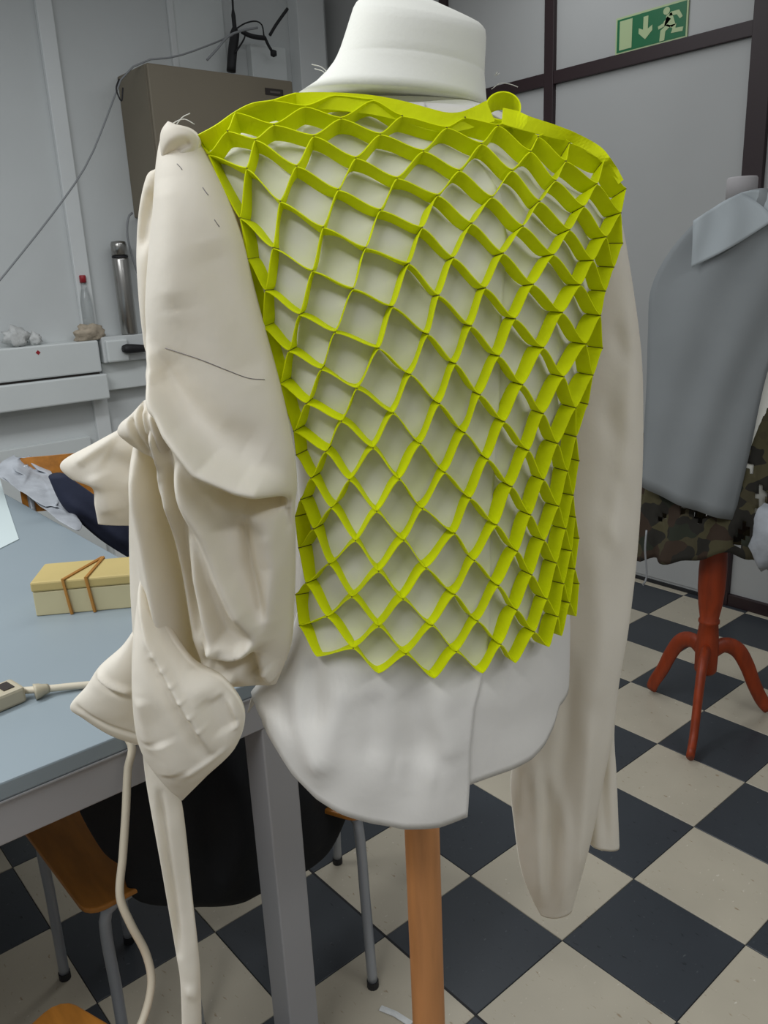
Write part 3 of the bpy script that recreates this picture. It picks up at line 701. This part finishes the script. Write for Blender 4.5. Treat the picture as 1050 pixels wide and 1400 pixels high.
# pencil line and dashes drawn on the sleeve cloth
from mathutils.bvhtree import BVHTree
slv = bpy.data.objects['left_sleeve']
bvh = BVHTree.FromPolygons([v.co.copy() for v in slv.data.vertices], [tuple(p.vertices) for p in slv.data.polygons])
M_pencil = mat('pencil', (.22, .20, .20), .8)
for pts_ in ([(226, 476), (245, 482), (275, 492), (310, 506), (340, 517), (362, 519)], [(277, 256), (281, 262), (285, 267)], [(293, 300), (297, 306), (300, 310)], [(242, 224), (246, 228), (249, 232)]):
    vv = []
    for p in spline(pts_, 26 if len(pts_) > 3 else 6):
        d_ = Vector(ray(p[0], p[1])).normalized(); h_ = bvh.ray_cast(Vector(CC), d_)
        if h_[0] is not None: vv.append(np.array(h_[0] - d_ * .0003))
    if len(vv) > 2: MB().tube(vv, .00035, 5).build('pencil_line', M_pencil, slv, smooth=True)

# ------------------------------------------------------------------ yellow lattice
ROWS = {
 0: [(433,898),(518,921),(594,928),(660,921),(705,907),(751,885),(768,870),(788,843)],
 1: [(409,855),(483,886),(555,894),(624,891),(685,881),(731,864),(763,843),(779,824),(792,798)],
 2: [(404,813),(447,843),(518,856),(591,855),(653,849),(707,834),(748,819),(771,798),(786,778)],
 3: [(418,797),(481,816),(551,819),(622,812.6),(682,800.6),(727.4,786),(761,769.7),(781.4,753),(792,736)],
 4: [(408,749),(450,771),(517.7,781),(582.6,776.6),(648.6,766.3),(707.7,753.7),(744.6,739),(773.7,723),(787,707)],
 5: [(403,706),(428.6,723),(486,739),(552,738.5),(622,729),(679.4,717.7),(725.7,704),(764,692),(784,677)],
 6: [(410.6,683),(452.6,694),(515,699),(577.4,695.4),(643.4,681),(700,665.4),(743.7,656),(776,644),(792,630)],
 7: [(425,653.4),(477.4,656),(546,655),(608.3,645.7),(667.4,627.7),(723,615.7),(762.6,606.3),(788,597)],
 8: [(405,622),(445,617.4),(510,612.3),(575,606.5),(635.5,591.5),(690,576.6),(743,565.4),(787.4,557.7),(804,552.6)],
 9: [(401.4,589.4),(466.6,575.7),(537.4,564.6),(601,551.7),(656.6,539.7),(714.6,526),(771,515),(811,513)],
 10: [(418.6,551.7),(488,531),(561.4,512),(623,497),(682.5,486.6),(743.3,475.4),(801,470.3),(824,476)],
 11: [(382.6,524),(439,504.6),(518,476),(585.4,456.6),(644.5,445.5),(704.5,435.8),(769,427.4),(821.4,431.4)],
 12: [(394.6,479.7),(458,454),(537,419),(600,403.5),(663.7,393.4),(729,388.7),(794,389.4),(828,398)],
 13: [(358.6,447),(409,430),(483,394.3),(559.4,360),(620,352),(688,346),(757,348),(811,356),(839.4,365.4)],
 14: [(362.6,397),(427,370),(500,338.6),(577.4,311),(645,305),(715,308.8),(779,314),(829,323.6),(851.5,332.5)],
 15: [(338.6,354),(373,338.6),(442,310.3),(520,286.8),(598.5,266.5),(672.5,269),(738,275),(798.6,282),(849,291)],
 16: [(328,298),(383,275),(462.6,259),(543,243),(628,232.6),(700,232.6),(760,246.5),(816.6,251),(856,258)],
 17: [(337,230),(405.5,226.6),(486.6,215.4),(579,206),(658.6,196),(725.5,206.5),(774,220),(827,217.4)],
 18: [(284.5,211),(349,190.6),(429,185.4),(520,183),(611,174),(681,171),(736,186.5),(779,195)],
 19: [(311,178.6),(374.6,170),(466,161.4),(550,158),(636,160),(706,153),(758,172)],
 20: [(322,153),(417,145),(510,136)],
 21: [(373,136.6),(458,129)]}
HT = .0168
lat = thing('lattice_bodice', 'fluorescent yellow honeycomb strip lattice worn over the shirt front', 'bodice', (pole_c[0], pole_c[1], 1.1))
NODE = {}
def node(p):
    if p not in NODE:
        X = BODY.hit(p[0], p[1], HT + .0045); n_ = BODY.nrm(X)
        # keep the strip square-on to the body but never folded past the outline
        NODE[p] = (X, n_)
    return NODE[p]
def ribbon(name, outer, inner, th=.0009, m=None, parent=None):
    v = []; f = []; n = len(outer)
    for i in range(n):
        a = outer[min(i + 1, n - 1)] - outer[max(i - 1, 0)]; b = inner[i] - outer[i]
        w_ = np.cross(a, b); w_ = w_ / (np.linalg.norm(w_) + 1e-12) * th / 2
        mid = (outer[i] + inner[i]) / 2
        v += [outer[i] + w_, mid + w_, inner[i] + w_, inner[i] - w_, mid - w_, outer[i] - w_]
    for i in range(n - 1):
        for k_ in range(6): f.append((6 * i + k_, 6 * i + (k_ + 1) % 6, 6 * (i + 1) + (k_ + 1) % 6, 6 * (i + 1) + k_))
    f += [(0, 1, 2, 3, 4, 5), tuple(6 * (n - 1) + q for q in range(6))]
    return mk(name, v, f, m or M_yel, parent, smooth=False)
START = {k_: None for k_ in range(22)}
def zig(up, lo, first_up):
    seq = []; a = list(up); b = list(lo); cur = first_up
    while True:
        src = a if cur else b
        if not src: break
        seq.append((src.pop(0), cur)); cur = not cur
    return seq
SEG = 9
rng = np.random.RandomState(4)
for r_ in range(1, 22):
    up, lo = ROWS[r_], ROWS[r_ - 1]
    fu = up[0][0] < lo[0][0]
    if r_ == 16: fu = False
    if r_ == 9: fu = False
    if r_ == 5: fu = True
    seq = zig(up, lo, fu)
    outer = []; inner = []
    for (p, ua), (q, ub) in zip(seq[:-1], seq[1:]):
        if math.hypot(p[0] - q[0], p[1] - q[1]) > 125: 
            continue
        A_, na = node(p); B_, nb = node(q)
        # this strip is the upper strip at its low nodes and the lower strip at its high nodes
        da = np.array([0, 0, -.0006 if ua else .0006]); db = np.array([0, 0, -.0006 if ub else .0006])
        la_, lb_ = rng.normal(0, .0016), rng.normal(0, .0016)
        for i in range(SEG + (1 if q is seq[-1][0] else 0)):
            u = i / SEG; e = u * u * (3 - 2 * u); e = .65 * e + .35 * u
            X = (A_ + da) * (1 - u) + (B_ + db) * u; X[2] = (A_ + da)[2] * (1 - e) + (B_ + db)[2] * e
            nn = na * (1 - u) + nb * u; nn /= np.linalg.norm(nn)
            hgt = HT * (1 + .12 * math.sin(math.pi * u) * la_ / .0016 * .4)
            lean = math.sin(math.pi * u) * la_
            Y = X - nn * hgt
            Y = Y + np.array([0, 0, 1.0]) * lean + FR.r * math.sin(math.pi * u) * lb_ * .8
            outer.append(X); inner.append(Y)
    if len(outer) > 2: ribbon('strip', outer, inner, parent=lat)
# stitches where neighbouring strips meet
for r_ in range(1, 20):
    for p in ROWS[r_]:
        X, nn = node(p)
        o_ = X + nn * .0002; i_ = X - nn * HT * .9
        MB().tube([o_, (o_ + i_) / 2, i_], .00075, 5).build('stitched_joint', M_seam, lat)
# outer edging and neckline band
def band(pts_top, pts_bot, o1, o2, n=40, name='edging'):
    T = spline(pts_top, n); Bt = spline(pts_bot, n)
    ribbon(name, [BODY.hit(p[0], p[1], o1) for p in T], [BODY.hit(p[0], p[1], o2) for p in Bt], .0012, parent=lat)
def edge(pts, n=30):
    S_ = spline(pts, n); out = []; inn = []
    for p in S_:
        X = BODY.hit(p[0], p[1], HT + .0045); nn = BODY.nrm(X); out.append(X); inn.append(X - nn * HT)
    ribbon('edging', out, inn, .0012, parent=lat)
edge([(271, 184), (295, 171), (322, 152), (345, 141), (373, 136.6), (390, 131), (404, 127)])
edge([(271, 184), (276, 198), (284.5, 211), (302, 250), (320, 285), (328, 298)])
edge([(328, 298), (336, 330), (338.6, 354), (341, 390), (352, 425), (358.6, 447), (370, 490), (382.6, 524), (392, 560), (401.4, 589.4)], 40)
band([(404, 126.5), (432, 126), (470, 127), (510, 130.5), (550, 138), (590, 149), (612, 154), (630, 153), (648, 146), (664, 138)],
     [(406, 144), (432, 148), (470, 152), (510, 157), (545, 165), (585, 178), (611, 181), (634, 178), (655, 172), (676, 166)], .021, .016, 50, 'neckline_band')
band([(688, 148), (706, 152), (726, 160), (760, 171), (786, 181), (810, 194), (826, 206), (840, 224), (852, 246)],
     [(686, 170), (706, 176), (726, 181), (752, 188), (778, 194), (800, 207), (816, 216), (832, 232), (845, 252)], .024, .020, 40, 'shoulder_band')
# rolled loop of strip at the neckline
lc = BODY.hit(685, 158, .012); loopo = []; loopi = []
for a_ in np.linspace(-.9, 2 * math.pi * .93, 44):
    rr_ = .0165 - .0045 * (a_ + .9) / 7
    c_ = lc + FR.r * math.cos(a_) * rr_ + (np.array([0, 0, .88]) + FR.h * .46) * math.sin(a_) * rr_
    ax_l = np.array([0, 0, 1.0]) * .45 - FR.h * .85
    loopo.append(c_ + ax_l * .012); loopi.append(c_ - ax_l * .012)
ribbon('rolled_loop', loopo, loopi, .0012, parent=lat)

# loose threads
def threads(name, lst, label, dep, k=.12, r=.0004):
    t = thing(name, label, 'thread', FR.P(lst[0][0][0], lst[0][0][1], dep, k))
    for pts in lst:
        MB().tube([FR.P(p[0], p[1], dep, k) for p in spline(pts, 12)], r, 5).build('thread', M_thread, t, smooth=True)
threads('frayed_threads', [[(232, 178), (238, 168), (252, 163), (266, 170)], [(228, 190), (222, 178), (230, 166)], [(240, 172), (250, 160), (260, 155)], [(226, 196), (220, 186), (226, 172), (236, 168)]],
        'frayed white threads sprouting from the top of the gathered sleeve', .735)
threads('frayed_threads', [[(452, 104), (440, 92), (426, 88)], [(448, 108), (442, 98), (430, 94)]], 'fine white threads left of the dress form neck', .80)
threads('frayed_threads', [[(672, 122), (684, 114), (697, 115), (708, 119)], [(676, 104), (680, 98), (678, 103), (683, 100)]], 'loose white threads beside the neck above the rolled yellow loop', .90)
threads('frayed_threads', [[(804, 1152), (815, 1160), (824, 1157)], [(818, 1154), (822, 1163), (834, 1159)], [(830, 1158), (836, 1162), (845, 1160)]], 'short threads under the hem of the straight hanging sleeve', .975, 0)

# ------------------------------------------------------------------ second dress form on the right
F2 = Frame(1000, 2.70, 0.0)
ax2 = np.array([0.03, 1.128]); F2.D = float((np.array([ax2[0], ax2[1], 0]) - np.array([CC[0], CC[1], 0])) @ F2.h)
f2 = thing('tripod_dress_form', 'second dress form on a turned red wooden tripod stand by the back panel', 'dress form', (ax2[0], ax2[1], 0))
def V(x): return np.array(x, float)
MB().lathe([(.030, .19), (.036, .20), (.037, .27), (.034, .33), (.030, .372), (.034, .376), (.034, .384), (.030, .39), (.038, .44), (.043, .50), (.044, .56), (.040, .64), (.032, .72), (.027, .80), (.027, .95)],
           (ax2[0], ax2[1], 0), 24).build('post', M_red, f2, smooth=True)
for ft in ((.131, .873), (-.197, 1.176), (.165, 1.335)):
    d_ = V(ft) - ax2; Ld = np.linalg.norm(d_); d_ = d_ / Ld
    prof = [(.01, .262), (.06, .285), (.11, .262), (.15, .20), (.185, .12), (.22, .055), (Ld, .022)]
    pts = [np.array([ax2[0] + d_[0] * s_, ax2[1] + d_[1] * s_, z_]) for s_, z_ in spline(prof, 24)]
    MB().tube(pts, np.interp(np.linspace(0, 1, 24), [0, .2, .7, 1], [.017, .016, .014, .013]), 12, flat=1.75).build('leg', M_red, f2, smooth=True)
# form body and neck block
L2p = [(1018, 262), (1000, 272), (960, 300), (915, 350), (894, 380), (889, 420), (888, 500), (886, 600), (884, 680)]
zz = [F2.loc(F2.P(*p)) for p in L2p]
ct = float((np.array([ax2[0], ax2[1], 0]) - CC) @ F2.r)
rings = []
for t_, d_, z_ in zz[::-1]:
    a_ = max((ct - t_) * .88, .03); b_ = min(.115, a_ * .75)
    rings.append([F2.world(ct + a_ * math.sin(q_), F2.D - b_ * math.cos(q_), z_) for q_ in np.linspace(0, 2 * math.pi, 33)[:-1]])
loft(rings, M_form, 'torso', f2)
zt2 = zz[0][2]
MB().lathe([(.042, zt2 - .02), (.042, zt2 + .035), (.039, zt2 + .04)], (ax2[0], ax2[1], 0), 24).build('neck_block', mat('grey_neck', (.40, .38, .385), .8), f2, smooth=True)
# grey-blue shirt (stiff A-shape) hanging on it
bs = thing('blue_grey_shirt', 'stiff blue-grey shirt pattern with open collar on the tripod dress form', 'shirt', (ax2[0], ax2[1], 1))
front = [[(1012, 264), (1050, 258), (1100, 266)], [(960, 296), (1050, 292), (1140, 300)], [(915, 345), (1050, 345), (1190, 350)], [(890, 395), (1050, 400), (1215, 400)], [(886, 450), (1050, 450), (1220, 450)],
         [(884, 520), (1052, 508), (1222, 510)], [(880, 600), (1026, 612), (1100, 620)], [(876, 664), (1003, 712), (1045, 730)]]
def quad_panel(name, rows_, dep, bul, m, parent, fr, nr=30, nc=24, solid=.002):
    R_ = [spline(r, nc) for r in rows_]; R_ = np.array(R_); out = []
    for j in range(nc): out.append(spline(R_[:, j], nr))
    v = []; f = []
    for i in range(nr):
        for j in range(nc):
            s_ = -1 + 2 * j / (nc - 1); p = out[j][i]
            v.append(fr.P(p[0], p[1], dep) - fr.h * (bul * (1 - s_ * s_) + .006 * math.sin(j * .7 + i * .25)))
    for i in range(nr - 1):
        for j in range(nc - 1): f.append((i * nc + j, (i + 1) * nc + j, (i + 1) * nc + j + 1, i * nc + j + 1))
    return mk(name, v, f, m, parent, smooth=True, solid=solid)
rowsF = [[(1012, 264), (1040, 259), (1075, 262)], [(960, 296), (1030, 290), (1130, 300)], [(915, 345), (1000, 345), (1110, 350)], [(890, 395), (980, 398), (1095, 400)], [(886, 450), (970, 455), (1075, 450)],
         [(884, 520), (960, 525), (1050, 505)], [(880, 600), (945, 605), (1024, 622)], [(876, 664), (938, 688), (1003, 712)]]
quad_panel('front_panel', rowsF, F2.D - .125, .045, M_blue, bs, F2)
rowsG = [[(1060, 262), (1100, 265), (1120, 275)], [(1060, 300), (1130, 300), (1180, 310)], [(1060, 350), (1130, 350), (1200, 360)], [(1060, 420), (1130, 420), (1215, 420)], [(1066, 470), (1140, 480), (1220, 490)],
         [(1090, 540), (1150, 560), (1220, 560)], [(1110, 620), (1160, 640), (1220, 640)], [(1120, 700), (1160, 710), (1220, 710)]]
quad_panel('front_panel', rowsG, F2.D - .12, .04, M_blue, bs, F2)
quad_panel('collar', [[(948, 302), (985, 278), (1014, 263)], [(947, 330), (990, 305), (1040, 280)], [(945, 366), (1000, 338), (1060, 300)]], F2.D - .185, .01, M_blue2, bs, F2, 16, 16, .003)
quad_panel('collar_stand', [[(1006, 266), (1035, 260), (1062, 268)], [(1014, 266), (1045, 290), (1080, 300)]], F2.D - .165, .012, M_blue2, bs, F2, 10, 12, .003)
quad_panel('back_panel', [[(1012, 264), (1040, 259), (1110, 262)], [(915, 350), (1040, 350), (1190, 350)], [(888, 500), (1040, 500), (1215, 500)], [(884, 640), (1040, 650), (1215, 650)]], F2.D + .10, -.05, M_blue, bs, F2)
gp = lump('grey_cloth_end', F2.P(1052, 735, F2.D - .22), .05, .05, .10, M_grey, 'light grey cloth end hanging at the right over the camouflage net', 'cloth', .3, 11, flatb=False)
# camouflage net
def camo_mat():
    m = bpy.data.materials.new('camouflage_net'); m.use_nodes = True; nt = m.node_tree; b = nt.nodes['Principled BSDF']
    b.inputs['Roughness'].default_value = .85
    tc = nt.nodes.new('ShaderNodeTexCoord'); v = nt.nodes.new('ShaderNodeTexVoronoi'); v.inputs['Scale'].default_value = 17
    n = nt.nodes.new('ShaderNodeTexNoise'); n.inputs['Scale'].default_value = 9
    mx = nt.nodes.new('ShaderNodeMix'); mx.data_type = 'RGBA'; mx.blend_type = 'ADD'; mx.inputs[0].default_value = .12
    nt.links.new(tc.outputs['Object'], mx.inputs[6]); nt.links.new(n.outputs['Color'], mx.inputs[7]); nt.links.new(tc.outputs['Object'], n.inputs['Vector'])
    nt.links.new(mx.outputs[2], v.inputs['Vector'])
    sp = nt.nodes.new('ShaderNodeSeparateColor'); nt.links.new(v.outputs['Color'], sp.inputs[0])
    cr = nt.nodes.new('ShaderNodeValToRGB'); cr.color_ramp.interpolation = 'CONSTANT'
    E_ = [(0, (.015, .013, .009)), (.22, (.055, .046, .022)), (.5, (.035, .020, .011)), (.66, (.065, .056, .025)), (.86, (.018, .022, .012))]
    for i, (p, c) in enumerate(E_):
        e = cr.color_ramp.elements[i] if i < 2 else cr.color_ramp.elements.new(p)
        e.position = p; e.color = (*c, 1)
    nt.links.new(sp.outputs[0], cr.inputs[0]); nt.links.new(cr.outputs[0], b.inputs['Base Color'])
    return m
M_camo = camo_mat()
ztop_n = F2.P(1000, 470)[2]; zlow = F2.P(1000, 762)[2]
nv, nf = [], []; NR, NC = 44, 150
rgn = np.random.RandomState(8)
holes = [(958, 704, 12), (1018, 728, 12), (1042, 698, 12), (1040, 678, 10), (1008, 740, 9), (1040, 768, 9), (1026, 640, 8), (936, 697, 7), (905, 708, 6)]
for i in range(NR):
    for j in range(NC):
        an = 2 * math.pi * j / NC; u = i / (NR - 1)
        edge_d = .05 * math.sin(an * 3 + 1.2) + .02 * math.sin(an * 7 + .4) + .012 * math.sin(an * 17)
        z = ztop_n + (zlow - ztop_n + edge_d * .6 + .012) * u
        rad = (.285 + .035 * math.sin(an * 2 + 2)) + .014 * math.sin(an * 11 + u * 6) * u + .008 * math.sin(an * 23 + u * 13)
        rad *= .80 + .2 * u
        nv.append(F2.world(ct + rad * math.sin(an), F2.D + .0 - rad * .40 * math.cos(an) , z))
hole_c = [(F2.P(hx_, hy_, F2.D - .12), r_) for hx_, hy_, r_ in holes]
for i in range(NR - 1):
    for j in range(NC):
        q_ = (i * NC + j, i * NC + (j + 1) % NC, (i + 1) * NC + (j + 1) % NC, (i + 1) * NC + j)
        c_ = sum(np.array(nv[k_]) for k_ in q_) / 4; p = px_of(c_)
        front_ = j < NC * .25 or j > NC * .75
        if front_ and any(abs(p[0] - hx_) * (1 + .3 * (p[1] > hy_)) + abs(p[1] - hy_) * .8 < r_ for hx_, hy_, r_ in holes): continue
        if not front_ and rgn.rand() < .05: continue
        nf.append(q_)
cn = mk('camouflage_net', nv, nf, M_camo, None, smooth=True, solid=.003)
tag(cn, 'olive and brown camouflage netting hanging below the blue-grey shirt', 'net')
o = MB().tube(spline([F2.P(884, 725, F2.D - .12), F2.P(882, 750, F2.D - .12), F2.P(884, 790, F2.D - .10), F2.P(879, 800, F2.D - .1)], 14), .0035, 6).build('net_cord', M_cab_grey, smooth=True)
tag(o, 'thin grey cord dangling from the camouflage net', 'cord')

# ------------------------------------------------------------------ chairs
def school_chair(label, o0, ax_, ay_, w_, d_, zs, back=True, bt=.80, legs=(0, 1, 2, 3), splay=.02, bend='x'):
    """o0: front-left seat corner, ax_ along the front edge, ay_ towards the back"""
    t = thing('school_chair', label, 'chair', (o0[0], o0[1], 0))
    o0 = V(o0); ax_ = V(ax_) / np.linalg.norm(ax_); ay_ = V(ay_) / np.linalg.norm(ay_)
    def W(x, y, z): q = o0 + ax_ * x + ay_ * y; return np.array([q[0], q[1], z])
    rc = .035
    out = []
    for cx, cy, a0 in ((w_ - rc, rc, -90), (w_ - rc, d_ - rc, 0), (rc, d_ - rc, 90), (rc, rc, 180)):
        for k_ in range(5): a = math.radians(a0 + 22.5 * k_); out.append((cx + rc * math.cos(a), cy + rc * math.sin(a)))
    n = len(out)
    v = [W(x, y, zs - .012 + .004 * 0) for x, y in out] + [W(x, y, zs) for x, y in out]
    mk('seat', v, [tuple(range(n)), tuple(range(n, 2 * n))] + [(i, (i + 1) % n, n + (i + 1) % n, n + i) for i in range(n)], M_ply, t, bevel=.003)
    cs = [(.03, .04), (w_ - .03, .04), (w_ - .03, d_ - .04), (.03, d_ - .04)]
    for k_ in legs:
        x, y = cs[k_]; sxx = -splay if x < w_ / 2 else splay; syy = -splay if y < d_ / 2 else splay
        inx = x + (.06 if x < w_ / 2 else -.06); iny = y + (.07 if y < d_ / 2 else -.07)
        top = ([W(inx, y, zs - .024), W(x + (.012 if x < w_ / 2 else -.012), y, zs - .027)] if bend == 'x' else
               [W(x, iny, zs - .024), W(x, y + (.02 if y < d_ / 2 else -.02), zs - .03)]) + [ W(x, y, zs - .05), W(x + sxx * .5, y + syy * .5, zs * .5), W(x + sxx, y + syy, .012)]
        MB().tube(spline(top, 22), .0115, 12).build('leg', M_tube, t, smooth=True)
        MB().lathe([(.0135, 0), (.0135, .018)], tuple(W(x + sxx, y + syy, 0)), 12).build('foot_cap', M_rub, t)
    MB().tube([W(.03, .04, zs - .024), W(.03, d_ - .04, zs - .024)], .010, 10).build('seat_rail', M_tube, t, smooth=True)
    MB().tube([W(w_ - .03, .04, zs - .024), W(w_ - .03, d_ - .04, zs - .024)], .010, 10).build('seat_rail', M_tube, t, smooth=True)
    if back:
        for x in (.03, w_ - .03): MB().tube([W(x, d_ - .05, zs - .02), W(x, d_ - .02, zs + .1), W(x, d_ + .02, bt - .02)], .0105, 10).build('back_post', M_tube, t, smooth=True)
        v = []; f = []
        for i, z in enumerate((bt - .19, bt - .16, bt - .03, bt)):
            for j in range(13):
                u = j / 12; ins = .02 if i in (0, 3) else 0
                for th in (0, .01): v.append(W(ins + (w_ - 2 * ins) * u, d_ + .0 + .02 * (1 - (2 * u - 1) ** 2) + th - .012, z))
        nn_ = 13
        g = lambda i, j, s_: (i * nn_ + j) * 2 + s_
        for i in range(3):
            for j in range(12):
                f += [(g(i, j, 0), g(i, j + 1, 0), g(i + 1, j + 1, 0), g(i + 1, j, 0)), (g(i, j, 1), g(i + 1, j, 1), g(i + 1, j + 1, 1), g(i, j + 1, 1))]
            f += [(g(i, 0, 0), g(i + 1, 0, 0), g(i + 1, 0, 1), g(i, 0, 1)), (g(i, 12, 0), g(i, 12, 1), g(i + 1, 12, 1), g(i + 1, 12, 0))]
        for j in range(12): f += [(g(0, j, 0), g(0, j, 1), g(0, j + 1, 1), g(0, j + 1, 0)), (g(3, j, 0), g(3, j + 1, 0), g(3, j + 1, 1), g(3, j, 1))]
        mk('backrest', v, f, M_ply, t, smooth=False)
    return t
# chair tucked under the table (front edge runs along the table, coat over it)
school_chair('orange plywood chair pushed under the work table with a black coat over it', (-.445, -.965), (1, .02), (0, 1), .40, .23, .45, back=False, splay=.004, bend='y')
school_chair('small grey-legged stool behind the wooden pole, its seat hidden by the shirt', (.095, -.425), (-.9, -.38), (-.40, .92), .27, .34, .45, back=False, splay=.03)
school_chair('orange plywood chair corner at the lower left in front of the table', (.10, -1.055), (.35, -1), (1, .35), .38, .38, .45, back=False, splay=.01)
# chair behind the table with clothes over its back
FN = Frame(120, 2.6, 0.0)
bp = FN.P(112, 619, 2.95)
q0 = bp[:2] + FN.h[:2] * .38 - FN.r[:2] * .215
school_chair('orange plywood chair behind the table with a navy garment over its back', (q0[0], q0[1]), FN.r[:2], -FN.h[:2], .43, .36, .45, back=True, bt=bp[2], splay=.01)
# ------------------------------------------------------------------ soft things round the table
FB = Frame(300, 1.5, 0.0)
bc = cloth('black_coat', FB, [(300, 960), (220, 975), (150, 1000), (100, 1050), (104, 1096), (138, 1158), (165, 1182), (184, 1226), (262, 1240)], [(400, 960), (430, 985), (452, 1020), (480, 1062), (478, 1104), (452, 1160), (412, 1192), (374, 1208), (345, 1226)],
      [1.56, 1.54, 1.52, 1.50, 1.49, 1.48, 1.47, 1.47, 1.47], [.02, .04, .06, .07, .07, .06, .05, .04, .015], .08, [([(320, 1020), (330, 1120), (300, 1210)], .015, 14), ([(280, 1020), (290, 1150)], -.015, 16), ([(380, 1050), (360, 1180)], -.015, 14), ([(420, 1060), (425, 1150)], .012, 12), ([(240, 1060), (250, 1180)], .012, 14)],
      nr=60, nc=50, m=M_black, wob=.003, k=.35)
tag(bc, 'crumpled black coat heaped on the chair under the table', 'coat')
nv_ = cloth('navy_garment', FN, [(66, 652), (84, 690), (110, 715), (140, 740), (178, 764)], [(90, 650), (128, 676), (160, 700), (182, 728), (190, 750)], 2.50, [.01, .03, .03, .03, .01], .05, [([(90, 680), (140, 715), (176, 745)], .01, 6)], nr=30, nc=20, m=M_navy)
tag(nv_, 'dark navy garment hanging over the chair behind the table', 'garment')
fg = [([(10, 645), (40, 665), (70, 690)], .07, 5), ([(0, 652), (40, 676), (90, 700)], -.06, 4), ([(30, 626), (50, 645), (75, 655)], -.06, 4), ([(20, 632), (38, 640), (30, 655)], .06, 5), ([(50, 690), (90, 705), (112, 716)], .05, 4), ([(20, 664), (60, 690)], .05, 3), ([(66, 650), (80, 664), (76, 684)], .06, 4), ([(54, 650), (66, 676)], -.07, 4), ([(84, 672), (96, 700)], -.05, 3)]
g1 = cloth('grey_garment', FN, [(20, 622), (2, 632), (-6, 648), (20, 664), (48, 684), (70, 698), (96, 718)], [(40, 622), (66, 640), (74, 654), (78, 664), (82, 676), (98, 696), (112, 716)], [3.02, 2.98, 2.88, 2.76, 2.64, 2.52, 2.42], .05, .008, fg, nr=90, nc=70, m=M_grey, wob=.004)
tag(g1, 'crumpled pale grey garment at the far edge of the table', 'garment')
FS = Frame(340, 1.6, 0.0)
o = cloth('paper_scrap', FS, [(345, 984), (342, 994), (346, 1004)], [(362, 986), (358, 996), (352, 1006)], 1.60, .006, .003, (), nr=10, nc=8, m=M_lint); 
tag(o, 'small white scrap caught under the table corner', 'scrap')
fs = MB().tube([on_z(520, 1378, .003), on_z(540, 1386, .003), on_z(562, 1400, .003)], .008, 6, flat=.2).build('paper_offcut', M_lint); tag(fs, 'white paper offcut on the floor beside the pole', 'paper')
